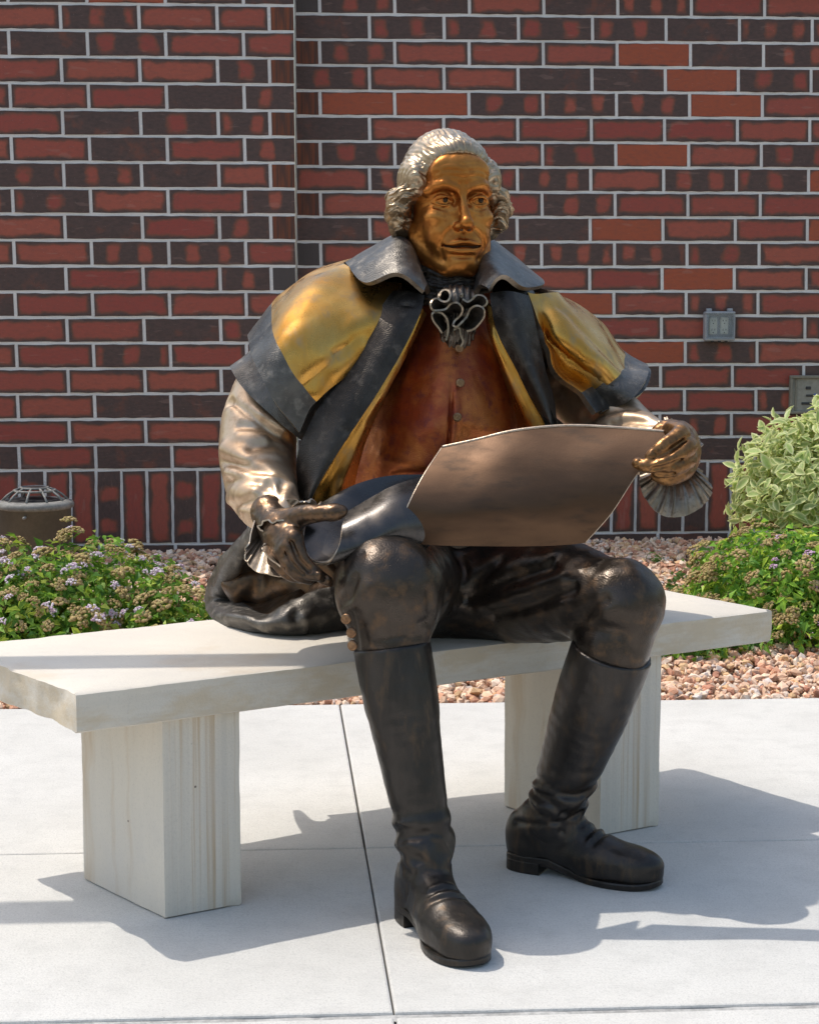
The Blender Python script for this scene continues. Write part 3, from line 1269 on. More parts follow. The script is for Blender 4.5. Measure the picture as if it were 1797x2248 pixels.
B_GRY = bronze('bronze_grey_hem', (0.075, 0.068, 0.061), (0.14, 0.128, 0.114), (0.24, 0.215, 0.185), (0.34, 0.5), 0.7, 12, 0.12, 300, 0.14)
B_ROLL = bronze('bronze_roll', (0.050, 0.046, 0.045), (0.085, 0.078, 0.074), (0.12, 0.10, 0.085), (0.22, 0.36), 0.8, 7, 0, 0, 0.07)
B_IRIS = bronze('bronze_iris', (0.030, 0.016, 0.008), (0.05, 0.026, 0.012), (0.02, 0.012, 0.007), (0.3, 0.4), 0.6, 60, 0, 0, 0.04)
B_CUFF = bronze('bronze_cuff', (0.20, 0.16, 0.12), (0.32, 0.26, 0.20), (0.12, 0.095, 0.075), (0.32, 0.46), 0.8, 26, 0, 0, 0.1)
B_BTN = bronze('bronze_button', (0.20, 0.11, 0.06), (0.30, 0.18, 0.10), (0.12, 0.07, 0.04), (0.28, 0.4), 0.9, 60, 0, 0, 0.08)

statue = empty('bronze_statue', (0.25, 4.05, H_B))
tag(statue, 'bronze statue of a seated man in a caped coat reading a large sheet', 'statue')


def PP(l):
    return [P(*q) for q in l]


def zconv(ox, oy, k):
    return lambda x, y, Y: ((ox + x / k) / FS, (oy + y / k) / FS, Y)


Z1, Z2, Z3, Z4 = zconv(780, 250, 4.3075), zconv(450, 560, 3.133), zconv(950, 600, 2.651), zconv(420, 1050, 2.534)
Z5, Z6 = zconv(700, 1150, 2.154), zconv(750, 1600, 2.297)

# ------------------------------------------------------------------ head (local millimetres: x to the viewer's right, y back, z up)
mm = 0.001
HS = 1.02
HM = Matrix.Translation(Vector(P(943, 427, 4.06))) @ Matrix.Rotation(math.radians(13), 4, 'Z') @ Matrix.Rotation(math.radians(-2), 4, 'X') @ Matrix.Scale(HS, 4)


def V3(*a):
    return np.array(a, float) * mm


def E(sd, c, r, k=8, op='u', R=None):
    sd.ell(V3(*c), V3(*r), R, k * mm, op)


def CP(sd, pts, r, k=8, op='u'):
    sd.poly([V3(*p) for p in pts], [x * mm for x in (r if hasattr(r, '__len__') else [r] * len(pts))], k * mm, op)


def FO(sd, pts, r, amp):
    sd.fold([V3(*p) for p in pts], r * mm, amp * mm)


def FS_(sd, xz, r, amp):
    """a line drawn on the front of the form: (x, z) pairs in millimetres, dropped onto the surface"""
    pts = []
    for (x, z) in xz:
        i = int(round((x * mm - sd.lo[0]) / sd.v))
        k_ = int(round((z * mm - sd.lo[2]) / sd.v))
        col = sd.D[i, :, k_]
        h = np.nonzero(col < 0)[0]
        j = h[0] if len(h) else 20
        pts.append((x, (sd.lo[1] + j * sd.v) / mm, z))
    FO(sd, pts, r, amp)


hd = SDF(V3(-118, -150, -215), V3(118, 140, 165), 2.1 * mm)
E(hd, (0, 15, 45), (84, 108, 100))
E(hd, (0, -26, -30), (77, 72, 112), 25)
for s in (-1, 1):
    CP(hd, [(s * 66, 0, -60), (s * 58, -22, -102), (s * 22, -66, -134)], [22, 24, 22], 22)
    E(hd, (s * 47, -68, -36), (27, 24, 22), 14)            # cheekbone
    E(hd, (s * 40, -72, -74), (26, 20, 30), 18)            # cheek
    CP(hd, [(s * 12, -92, 20), (s * 40, -90, 27), (s * 66, -66, 18)], [9, 9, 8], 14)   # brow ridge
    E(hd, (s * 22, -81, 58), (40, 17, 30), 22)             # forehead
E(hd, (0, -80, -128), (27, 20, 22), 14)                     # chin
E(hd, (0, -78, -92), (44, 24, 32), 16)                      # muzzle
# nose
CP(hd, [(0, -92, 14), (0, -104, -14), (0, -121, -46)], [9.5, 9, 11], 9)
E(hd, (0, -121, -50), (13, 13, 12), 7)
for s in (-1, 1):
    E(hd, (s * 12.5, -103, -55), (8.5, 13, 8), 9)
    # eye socket, ball, lids, bags
    E(hd, (s * 37, -99, 2), (26, 19, 15.5), 8, 's')
    E(hd, (s * 17, -97, -2), (7, 12, 13), 8, 's')
    E(hd, (s * 38, -73.5, -2), (19, 18, 16), 2.5)
    up = [(s * 18, -84, -4), (s * 27, -92, 3.5), (s * 38, -94.5, 5.5), (s * 50, -90, 3.5), (s * 59, -79, -5)]
    CP(hd, up, 3.6, 2.5)
    lo = [(s * 18, -84, -4), (s * 28, -90, -11), (s * 39, -92, -12.5), (s * 50, -87.5, -10), (s * 59, -79, -5)]
    CP(hd, lo, 2.6, 2.5)
    E(hd, (s * 38 + 3, -92.5, -1), (5.2, 6, 5.2), 1.5, 's')                               # drilled pupil, looking to the right
    E(hd, (s * 38 + 1.5, -91.5, 1.5), (1.6, 3, 1.6), 1, 'u')
    # ears
    E(hd, (s * 88, 6, -14), (8, 20, 32), 5)
    E(hd, (s * 94, 2, -10), (6, 12, 20), 4, 's')
# lips: long closed line, corners tucked deep and slightly upturned
CP(hd, [(-32, -96, -90), (-14, -104, -86.5), (-4, -106, -85), (4, -106, -85), (14, -104, -86.5), (32, -96, -90)], [2, 4.5, 4.2, 4.2, 4.5, 2], 6)
CP(hd, [(-28, -93, -101), (-12, -101, -103.5), (12, -101, -103.5), (28, -93, -101)], [3, 6, 6, 3], 7)
for dy in (0, 4, 8, 12):
    CP(hd, [(-38, -91 + dy, -93), (-33, -97 + dy, -94.5), (-16, -105 + dy, -96), (0, -107.5 + dy, -94.8), (16, -105 + dy, -96), (33, -97 + dy, -94.5), (38, -91 + dy, -93)], [1.6, 2.0, 1.9, 1.8, 1.9, 2.0, 1.6], 2, 's')
for s in (-1, 1):
    FS_(hd, [(s * 20, 13), (s * 32, 17), (s * 46, 16), (s * 58, 9)], 3.2, 2.4)            # crease of the upper lid
    FS_(hd, [(s * 24, -19), (s * 40, -22), (s * 55, -16)], 3.4, 1.8)                       # bags under the eyes
    FS_(hd, [(s * 28, -28), (s * 42, -32), (s * 56, -26)], 4.0, 1.0)
    FS_(hd, [(s * 24, -60), (s * 34, -68), (s * 44, -82), (s * 49, -98)], 5.0, 3.4)        # nose to mouth
    FS_(hd, [(s * 30, -56), (s * 46, -66)], 10, -2.4)
    FS_(hd, [(s * 64, -60), (s * 60, -90)], 15, 2.0)
    FS_(hd, [(s * 45, -88), (s * 47, -98)], 6, 1.8)
    FS_(hd, [(s * 42, -106), (s * 38, -120)], 5, 1.4)
    for z0, z1_ in ((3, 9), (-4, -5), (-10, -17)):
        FS_(hd, [(s * 63, z0), (s * 74, z1_)], 2.0, 1.1)                                   # crow's feet
    FS_(hd, [(s * 7, 16), (s * 8, 30)], 2.6, 1.8)                                          # frown
    FS_(hd, [(s * 12, 22), (s * 26, 28), (s * 42, 31), (s * 58, 25)], 6.0, -2.6)           # brows
    for q in range(11):
        x_ = 12 + q * 4.6
        zc_ = 20 + 9 * math.sin(min(1.0, q / 7.0) * 1.7)
        FS_(hd, [(s * x_, zc_ - 1), (s * (x_ + 5.5), zc_ + 6)], 1.7, -2.3)
for z_, a_ in ((46, 1.1), (58, 1.2), (71, 0.9)):
    FS_(hd, [(-56, z_ - 7), (-34, z_ + 1), (-14, z_ - 1), (0, z_ - 3), (14, z_ - 1), (34, z_ + 1), (56, z_ - 7)], 2.4, a_)
FS_(hd, [(-20, -114), (0, -116), (20, -114)], 5, 3.4)
FS_(hd, [(0, -66), (0, -82)], 3.5, 2.0)
CP(hd, [(0, 20, -80), (0, 32, -200)], [62, 66], 30)
hd.warp(lambda p: 0.6 * mm * fbm(p * 90, 2))
head_o = sdf_obj('head', hd, B_FACE, statue, HM)
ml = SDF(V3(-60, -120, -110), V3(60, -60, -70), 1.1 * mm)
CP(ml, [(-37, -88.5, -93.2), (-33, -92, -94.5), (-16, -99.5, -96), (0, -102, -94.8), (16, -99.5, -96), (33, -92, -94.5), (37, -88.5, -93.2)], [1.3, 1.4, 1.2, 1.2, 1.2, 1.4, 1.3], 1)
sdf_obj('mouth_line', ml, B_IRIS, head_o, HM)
for s_ in (-1, 1):
    pu = SDF(V3(s_ * 38 - 12, -100, -12), V3(s_ * 38 + 16, -70, 12), 1.0 * mm)
    E(pu, (s_ * 38 + 3, -89.4, -1), (5.8, 3.0, 5.6), 1)
    sdf_obj('pupil', pu, B_IRIS, head_o, HM)
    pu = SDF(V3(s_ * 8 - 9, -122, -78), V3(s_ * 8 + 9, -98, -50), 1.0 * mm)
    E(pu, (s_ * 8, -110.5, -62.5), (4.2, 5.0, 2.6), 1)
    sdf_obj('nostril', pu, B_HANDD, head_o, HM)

# hair: brushed back, waved over the ears, tied at the nape
hr = SDF(V3(-140, -120, -120), V3(140, 155, 172), 1.7 * mm)
E(hr, (0, 22, 48), (93, 110, 106))
E(hr, (0, 60, -10), (88, 85, 85), 30)
E(hr, (0, -42, 90), (66, 45, 37), 22)
for s in (-1, 1):
    E(hr, (s * 84, -10, 45), (22, 52, 44), 18)
    for (x, y, z, a, b, c_) in ((100, -22, 12, 24, 26, 20), (108, 2, 6, 24, 30, 22), (112, -14, -14, 24, 24, 20), (108, 10, -26, 24, 28, 22), (104, -6, -42, 22, 24, 20), (92, 26, -48, 26, 34, 28)):
        E(hr, (s * x, y, z), (a, b, c_), 7)
CP(hr, [(0, 110, -20), (0, 128, -70), (0, 120, -118)], [34, 28, 22], 20)
# the face stays open: subtract the face field
E(hr, (0, -112, -20), (86, 92, 98), 6, 's')
E(hr, (0, -112, 36), (83, 84, 61), 8, 's')
E(hr, (0, -72, 104), (30, 14, 17), 8)
for s in (-1, 1):
    E(hr, (s * 92, -30, -60), (16, 22, 26), 6, 's')


def strands(p):
    q = p / mm
    x, y, z = q[:, 0], q[:, 1], q[:, 2]
    nz = fbm(q * 0.022, 2)
    ang = np.arctan2(z - 10, x)
    ta = np.sin(ang * 78 + 4.0 * nz + y * 0.012) * 0.5 + np.sin(ang * 27 + 9 * nz + 1.0) * 0.8
    ps = y * 0.30 + z * 0.13 + 4.5 * nz
    sa = np.sin(ps) * 1.4 + np.sin(ps * 2.9 + 1 + 2 * nz) * 0.8
    wt = np.clip((z - 45) / 45, 0, 1)
    a = ta * wt + sa * (1 - wt)
    side = np.clip((np.abs(x) - 82) / 14, 0, 1) * np.clip((40 - z) / 20, 0, 1)
    # waves over the ears
    ph = (z * 0.42 + y * 0.25 + 6.0 * fbm(q * 0.03 + 5, 2))
    b = np.sin(ph) * 2.6 + np.sin(ph * 2.7 + x * 0.2 + 3 * nz) * 1.7
    return (a * (1 - side) + b * side) * mm


hr.warp(strands)
sdf_obj('hair', hr, B_HAIR, statue, HM)

# ------------------------------------------------------------------ stock and jabot
nk = SDF(P(940, 570, 4.05) - 0.13, P(940, 570, 4.05) + 0.13, 0.003)
cN = P(940, 580, 4.075)
for i, (dz, r_) in enumerate(((0.045, 0.068), (0.022, 0.073), (-0.002, 0.077), (-0.028, 0.082))):
    for q in range(24):
        a0, a1 = 2 * math.pi * q / 24, 2 * math.pi * (q + 1) / 24
        f_ = lambda a: cN + np.array([r_ * math.cos(a), r_ * 0.98 * math.sin(a), dz - 0.016 * (-math.sin(a)) + 0.006 * math.sin(a * 2 + i)])
        nk.cap(f_(a0), f_(a1), 0.016, 0.016, 0.006)
nk.cap(cN + [0, 0, -0.06], cN + [0, 0, 0.05], 0.068, 0.06, 0.01)
nk.warp(lambda p: 0.0016 * np.sin(p[:, 2] * 700 + 6 * fbm(p * 18, 2)))
sdf_obj('neck_stock', nk, B_BLK, statue)


def ruffle(path, depth, back, name='jabot_ruffle', th=0.0040, rim=B_RIM2, mat=B_JAB, n=60):
    """ribbon standing on edge along a wavy path; its front edge is worn bright"""
    A = np.array([P(*q) for q in path])
    A = cr(A, n)
    bk = P(*back)
    B = A + (bk - A) * depth
    m = A * 0.5 + B * 0.5
    ctrl = np.stack([A, m, B], 1)
    return sheet(name, ctrl, n, 6, th, mat, statue, rim=rim, pix=False)


YJb = 3.868
back = (960, 675, 3.97)
p1 = [(800, 1725), (820, 1680), (862, 1672), (886, 1712), (866, 1760), (822, 1762), (776, 1736), (724, 1752), (700, 1802), (722, 1860), (790, 1866), (860, 1850), (908, 1802), (960, 1795), (1002, 1840), (985, 1900), (930, 1952), (914, 2002), (958, 2022), (1012, 1975), (1060, 1920), (1092, 1852), (1150, 1822), (1204, 1850), (1208, 1915), (1160, 1985), (1110, 2030), (1050, 2046)]
ruffle([Z1(x, y, YJb + 0.006 * math.sin(i * 1.3)) for i, (x, y) in enumerate(p1)], 0.55, back, n=150)
p2 = [(1010, 1760), (1060, 1785), (1110, 1760), (1150, 1722), (1210, 1732), (1236, 1782), (1190, 1826)]
ruffle([Z1(x, y, YJb + 0.012) for x, y in p2], 0.5, back, n=60)
p3 = [(845, 2140), (862, 2080), (866, 2000), (850, 1935), (800, 1888), (735, 1890), (742, 1950), (790, 2015), (825, 2070)]
ruffle([Z1(x, y, YJb + 0.010) for x, y in p3], 0.45, back, n=70)
p4 = [(930, 2050), (975, 2035), (982, 2090), (1006, 2150), (985, 2200)]
ruffle([Z1(x, y, YJb + 0.014) for x, y in p4], 0.4, (960, 700, 3.96), n=40)
p5 = [(1000, 1690), (985, 1720), (1010, 1745), (1020, 1700)]
ruffle([Z1(x, y, YJb + 0.03) for x, y in p5], 0.4, back, n=30)
jb = SDF(P(960, 670, 3.95) - 0.1, P(960, 670, 3.95) + 0.1, 0.004)
jb.ell(P(960, 650, 3.96), (0.052, 0.04, 0.05), None, 0.01)
jb.ell(P(960, 700, 3.955), (0.036, 0.035, 0.05), None, 0.02)
jb.warp(lambda p: 0.003 * np.sin(p[:, 0] * 500 + 4 * fbm(p * 20, 2)))
sdf_obj('jabot', jb, B_JAB, statue)

# ------------------------------------------------------------------ torso core, waistcoat
tc = SDF(P(930, 820, 4.2) - [0.42, 0.32, 0.55], P(930, 820, 4.2) + [0.42, 0.28, 0.40], 0.007)
tc.ell(P(935, 720, 4.17), (0.235, 0.145, 0.20), None, 0.05)
tc.ell(P(925, 900, 4.13), (0.215, 0.165, 0.24), None, 0.06)
tc.ell(P(920, 1080, 4.14), (0.24, 0.19, 0.20), None, 0.06)
tc.cap(P(670, 720, 4.14), P(1165, 750, 4.2), 0.075, 0.06, 0.05)
tc.ell(P(900, 1180, 4.25), (0.30, 0.16, 0.16), None, 0.05)
sdf_obj('coat_body', tc, B_DRK, statue)

wc = []
for y, xl, xc, xr, yc, ye in ((600, 890, 955, 1030, 4.00, 4.04), (660, 872, 955, 1052, 3.965, 4.03), (740, 832, 953, 1080, 3.925, 4.03), (820, 792, 950, 1100, 3.885, 4.03), (900, 762, 946, 1118, 3.862, 4.03), (970, 742, 942, 1128, 3.868, 4.03), (1030, 732, 940, 1130, 3.90, 4.04), (1080, 728, 940, 1130, 3.96, 4.06)):
    wc.append([(xl, y, ye), (xl * 0.62 + xc * 0.38, y, yc + (ye - yc) * 0.34), (xc, y, yc), (xr * 0.62 + xc * 0.38, y, yc + (ye - yc) * 0.34), (xr, y, ye)])
wfold = [([(955, 700, 3.93), (951, 800, 3.885), (947, 900, 3.86), (940, 960, 3.86), (935, 1030, 3.9)], 0.0042, -0.009),
         ([(966, 700, 3.93), (962, 800, 3.887), (958, 900, 3.862), (951, 960, 3.863)], 0.008, 0.0035),
         ([(790, 905, 3.94), (860, 912, 3.88), (910, 900, 3.865)], 0.014, 0.004),
         ([(830, 1000, 3.92), (900, 992, 3.885), (935, 985, 3.88)], 0.007, -0.006),
         ([(800, 960, 3.93), (870, 975, 3.89), (930, 972, 3.875)], 0.016, 0.005),
         ([(880, 690, 3.97), (850, 780, 3.95), (830, 850, 3.92)], 0.02, 0.004),
         ([(1050, 720, 3.99), (1070, 800, 3.99), (1085, 880, 3.99)], 0.012, -0.004),
         ([(960, 880, 3.87), (1010, 900, 3.88), (1060, 890, 3.94)], 0.016, 0.004)]
sheet('waistcoat', wc, 120, 170, 0.01, B_RED, statue, wfold, noise=0.0022, nsc=16)


def button(c, r, n, parent=statue, name='button'):
    q = Vector(n).to_track_quat('Z', 'Y').to_matrix()
    return MB().lathe([(r * 0.75, -0.004), (r, 0.0), (r * 0.98, 0.003), (r * 0.8, 0.0052), (r * 0.55, 0.0042), (r * 0.2, 0.0048), (0.0, 0.005)], c, 18, q).build(name, B_BTN, parent, True)


for (x, y, Y) in ((966, 733, 3.915), (968, 806, 3.876), (962, 878, 3.854), (957, 950, 3.852)):
    button(P(x, y, Y), 0.0095, (0.05, -1, 0.05))

# ------------------------------------------------------------------ cape (two tiers), collar
CZ = [  # neck, mid, mid, end of the gold cloth, hem ; from the left front edge round the back to the right front edge
    [(846, 606, 3.985), (810, 665, 3.925), (742, 765, 3.888), (661, 842, 3.868), (627, 910, 3.862)],
    [(800, 598, 4.00), (752, 672, 3.908), (690, 745, 3.868), (617, 790, 3.856), (578, 846, 3.85)],
    [(755, 582, 4.03), (694, 640, 3.93), (638, 690, 3.885), (591, 735, 3.872), (553, 790, 3.868)],
    [(728, 568, 4.07), (660, 606, 3.985), (612, 652, 3.95), (581, 690, 3.945), (536, 746, 3.95)],
    [(735, 560, 4.13), (660, 584, 4.11), (612, 618, 4.10), (582, 645, 4.10), (533, 712, 4.11)],
    [(770, 545, 4.20), (690, 578, 4.25), (640, 640, 4.28), (600, 700, 4.29), (570, 790, 4.30)],
    [(850, 530, 4.26), (800, 580, 4.34), (765, 680, 4.38), (745, 770, 4.39), (735, 850, 4.40)],
    [(945, 528, 4.28), (950, 580, 4.37), (950, 700, 4.41), (950, 790, 4.42), (950, 870, 4.42)],
    [(1040, 545, 4.27), (1090, 600, 4.36), (1120, 690, 4.40), (1130, 780, 4.41), (1130, 850, 4.41)],
    [(1100, 605, 4.22), (1165, 645, 4.28), (1210, 705, 4.31), (1245, 765, 4.32), (1270, 830, 4.33)],
    [(1150, 622, 4.14), (1210, 650, 4.15), (1262, 692, 4.16), (1300, 742, 4.17), (1343, 775, 4.18)],
    [(1168, 622, 4.06), (1212, 678, 4.03), (1264, 732, 4.03), (1308, 782, 4.03), (1360, 796, 4.03)],
    [(1146, 624, 4.02), (1180, 690, 3.965), (1228, 745, 3.955), (1282, 803, 3.955), (1330, 838, 3.95)],
    [(1124, 622, 4.00), (1150, 705, 3.985), (1185, 775, 3.985), (1246, 818, 3.98), (1280, 858, 3.975)],
    [(1106, 620, 3.995), (1132, 712, 3.955), (1158, 788, 3.94), (1214, 836, 3.93), (1246, 874, 3.925)],
]
cfold = [([(838, 625, 3.95), (790, 652, 3.90), (740, 672, 3.89)], 0.010, -0.006), ([(810, 680, 3.9), (745, 720, 3.87), (700, 745, 3.87)], 0.007, 0.007),
         ([(800, 665, 3.9), (740, 690, 3.88)], 0.014, -0.006), ([(760, 735, 3.88), (700, 800, 3.86), (665, 830, 3.86)], 0.018, -0.010),
         ([(770, 690, 3.88), (700, 760, 3.86), (640, 810, 3.85)], 0.012, 0.006), ([(740, 785, 3.88), (690, 842, 3.865)], 0.009, 0.008),
         ([(1136, 706, 3.975), (1180, 738, 3.965), (1230, 775, 3.96), (1284, 808, 3.955)], 0.012, 0.020),
         ([(1150, 700, 3.96), (1215, 750, 3.95), (1290, 790, 3.96)], 0.018, -0.012),
         ([(1145, 745, 3.95), (1180, 790, 3.94), (1220, 826, 3.93)], 0.014, -0.008),
         ([(1170, 655, 4.0), (1240, 720, 3.99), (1300, 772, 4.0)], 0.014, 0.005), ([(1280, 700, 4.1), (1320, 780, 4.05)], 0.02, 0.008)]


def capefn(G, N):
    n = G.shape[0]
    t = np.linspace(0, 1, n)[:, None]
    v = np.linspace(0, 1, G.shape[1])[None, :]
    w = np.sin(t * 75) * 0.006 * np.clip((t - 0.28) / 0.1, 0, 1) * np.clip((0.70 - t) / 0.1, 0, 1) * v
    return G + N * w[..., None]


sheet('cape', CZ, 150, 60, 0.012, B_GOLD, statue, cfold, split=(0.742, B_GRY), rim=B_CUFF, noise=0.0018, nsc=14, fn=capefn)
CL = [[(690, 850, 3.925), (650, 905, 3.915), (636, 928, 3.915)], [(650, 800, 3.915), (612, 870, 3.905), (599, 900, 3.902)], [(610, 760, 3.92), (580, 830, 3.912), (562, 865, 3.908)], [(590, 720, 3.96), (545, 785, 3.955), (512, 817, 3.95)], [(580, 690, 4.03), (528, 752, 4.02), (490, 780, 4.015)], [(590, 680, 4.16), (540, 760, 4.18), (508, 800, 4.19)], [(640, 700, 4.3), (600, 800, 4.32), (590, 870, 4.33)], [(800, 760, 4.4), (790, 850, 4.42), (785, 930, 4.43)], [(950, 780, 4.44), (950, 860, 4.45), (950, 940, 4.46)], [(1110, 760, 4.42), (1130, 850, 4.44), (1140, 920, 4.45)], [(1190, 730, 4.34), (1235, 810, 4.36), (1265, 850, 4.36)], [(1222, 690, 4.2), (1275, 738, 4.21), (1322, 782, 4.22)], [(1250, 700, 4.1), (1310, 770, 4.09), (1364, 790, 4.09)], [(1240, 770, 4.03), (1290, 815, 4.02), (1340, 838, 4.02)], [(1200, 800, 3.98), (1235, 850, 3.965), (1262, 872, 3.96)]]
sheet('lower_cape', CL, 110, 24, 0.012, B_GRY, statue, rim=B_CUFF, noise=0.0025, nsc=14)
KC = [
    [(897, 620, 3.945), (891, 604, 3.915), (889, 610, 3.895), (888, 618, 3.888)],
    [(885, 588, 3.975), (868, 556, 3.945), (850, 566, 3.905), (838, 582, 3.885)],
    [(872, 548, 4.02), (850, 514, 4.00), (810, 546, 3.955), (776, 601, 3.925)],
    [(862, 528, 4.08), (835, 506, 4.08), (790, 536, 4.04), (742, 572, 4.03)],
    [(868, 520, 4.15), (848, 500, 4.17), (800, 525, 4.19), (752, 556, 4.18)],
    [(945, 520, 4.21), (945, 496, 4.24), (945, 520, 4.30), (945, 560, 4.34)],
    [(1018, 520, 4.17), (1026, 508, 4.19), (1062, 540, 4.22), (1100, 580, 4.24)],
    [(1020, 532, 4.09), (1026, 524, 4.09), (1084, 564, 4.085), (1140, 604, 4.075)],
    [(1014, 556, 4.03), (1022, 548, 4.01), (1062, 578, 3.98), (1096, 611, 3.965)],
    [(1009, 590, 3.98), (1022, 578, 3.955), (1042, 580, 3.925), (1056, 588, 3.912)],
    [(1004, 622, 3.95), (1014, 606, 3.93), (1024, 608, 3.91), (1030, 614, 3.905)],
]
sheet('collar', KC, 90, 26, 0.010, B_GRY, statue, noise=0.001, nsc=14, rim=B_CUFF)

# ------------------------------------------------------------------ lapels and gold lining
LL = [[(826, 612, 3.945), (858, 612, 3.92), (893, 622, 3.915)], [(806, 640, 3.925), (848, 655, 3.893), (884, 660, 3.888)], [(770, 700, 3.90), (812, 718, 3.868), (846, 740, 3.862)],
      [(706, 800, 3.872), (752, 822, 3.838), (792, 830, 3.835)], [(652, 890, 3.855), (700, 912, 3.815), (742, 905, 3.815)], [(626, 960, 3.85), (668, 985, 3.80), (697, 975, 3.80)],
      [(628, 1040, 3.85), (645, 1052, 3.79), (656, 1050, 3.79)], [(640, 1085, 3.85), (645, 1095, 3.79), (650, 1095, 3.79)]]
sheet('lapel', LL, 80, 24, 0.016, B_BLK, statue, [([(845, 640, 3.9), (868, 645, 3.9)], 0.004, -0.005), ([(715, 905, 3.81), (745, 912, 3.81)], 0.005, -0.004)], noise=0.001, nsc=14)
GL = [[(888, 648, 3.895), (893, 655, 3.90), (897, 660, 3.93)], [(846, 735, 3.868), (860, 728, 3.88), (872, 718, 3.94)], [(786, 835, 3.84), (808, 830, 3.86), (822, 812, 3.945)],
      [(736, 910, 3.82), (765, 905, 3.85), (790, 880, 3.95)], [(690, 985, 3.805), (735, 960, 3.84), (766, 945, 3.95)], [(650, 1055, 3.795), (710, 1020, 3.83), (750, 1008, 3.95)], [(640, 1100, 3.795), (700, 1080, 3.83), (745, 1060, 3.95)]]
sheet('coat_lining', GL, 60, 24, 0.008, B_GOLD, statue, [([(760, 900, 3.85), (735, 960, 3.845), (720, 1020, 3.84)], 0.012, 0.006), ([(850, 745, 3.88), (800, 840, 3.86)], 0.008, 0.004)], noise=0.0015, nsc=16)
LR = [[(1030, 616, 3.94), (1070, 612, 3.925), (1112, 622, 3.955)], [(1034, 650, 3.925), (1080, 655, 3.90), (1122, 660, 3.935)], [(1046, 700, 3.91), (1092, 710, 3.885), (1134, 715, 3.93)],
      [(1082, 770, 3.895), (1120, 785, 3.868), (1150, 785, 3.92)], [(1112, 830, 3.885), (1145, 845, 3.858), (1166, 842, 3.91)], [(1148, 892, 3.875), (1162, 900, 3.85), (1172, 895, 3.90)], [(1165, 950, 3.87), (1172, 955, 3.85), (1180, 950, 3.89)]]
sheet('lapel', LR, 70, 24, 0.016, B_BLK, statue, noise=0.001, nsc=14)
GR = [[(1016, 635, 3.97), (1024, 640, 3.945), (1034, 648, 3.93)], [(1024, 690, 3.965), (1034, 700, 3.925), (1048, 705, 3.915)], [(1046, 760, 3.965), (1064, 775, 3.91), (1084, 775, 3.898)],
      [(1070, 830, 3.965), (1092, 838, 3.90), (1112, 832, 3.89)], [(1088, 890, 3.965), (1115, 895, 3.895), (1146, 894, 3.882)], [(1100, 960, 3.965), (1125, 960, 3.90), (1165, 950, 3.88)]]
sheet('coat_lining', GR, 50, 20, 0.008, B_GOLD, statue, [([(1034, 700, 3.92), (1070, 790, 3.91), (1105, 880, 3.9)], 0.007, 0.005)], noise=0.0012, nsc=16)

# ------------------------------------------------------------------ sleeves
sl_ = SDF(P(550, 950, 3.9) - [0.17, 0.32, 0.30], P(550, 950, 3.9) + [0.22, 0.28, 0.32], 0.0042)
sl_.poly(PP([(640, 740, 4.10), (560, 845, 4.02), (542, 930, 3.965), (546, 1000, 3.90), (565, 1060, 3.80), (590, 1092, 3.73)]), [0.085, 0.078, 0.080, 0.078, 0.062, 0.046], 0.05)
for (pts, r, a) in (
        ([(160, 1010, 3.92), (300, 1090, 3.885), (480, 1220, 3.89), (585, 1300, 3.93)], 0.011, 0.016),
        ([(250, 1170, 3.89), (380, 1190, 3.88), (470, 1235, 3.885)], 0.010, 0.012),
        ([(200, 1060, 3.90), (380, 1110, 3.88), (540, 1190, 3.90)], 0.016, -0.012),
        ([(105, 1405, 3.92), (300, 1465, 3.86), (430, 1500, 3.85)], 0.011, 0.013),
        ([(130, 1330, 3.92), (300, 1392, 3.865), (560, 1400, 3.87)], 0.016, -0.013),
        ([(330, 1330, 3.865), (480, 1300, 3.865), (590, 1390, 3.88)], 0.018, 0.010),
        ([(125, 1560, 3.90), (290, 1540, 3.82), (420, 1590, 3.80)], 0.013, 0.013),
        ([(150, 1500, 3.90), (330, 1560, 3.81), (470, 1540, 3.80), (600, 1600, 3.80)], 0.012, -0.011),
        ([(165, 1690, 3.86), (340, 1615, 3.78), (430, 1560, 3.78)], 0.010, -0.010),
        ([(190, 1740, 3.83), (330, 1690, 3.74), (440, 1650, 3.73)], 0.011, 0.011),
        ([(430, 1560, 3.77), (490, 1660, 3.72)], 0.007, 0.008), ([(530, 1560, 3.77), (510, 1670, 3.72)], 0.007, 0.008),
        ([(470, 1570, 3.77), (500, 1660, 3.72)], 0.006, -0.006), ([(600, 1580, 3.78), (540, 1680, 3.73)], 0.008, -0.008),
        ([(240, 1250, 3.88), (400, 1270, 3.86)], 0.014, -0.008)):
    sl_.fold([sl_.on(Z2(*q)) for q in pts], r, a * 0.9)
sl_.warp(lambda p: 0.0035 * vnoise(p * np.array([10, 10, 18]) + 3) + 0.0006 * fbm(p * 30, 2))
sdf_obj('sleeve', sl_, B_SLV, statue)
sr_ = SDF(P(1330, 860, 3.95) - [0.22, 0.32, 0.20], P(1330, 860, 3.95) + [0.22, 0.28, 0.22], 0.0045)
sr_.poly(PP([(1180, 800, 4.17), (1262, 868, 4.07), (1330, 925, 3.95), (1385, 945, 3.84), (1420, 958, 3.775)]), [0.068, 0.074, 0.068, 0.055, 0.043], 0.05)
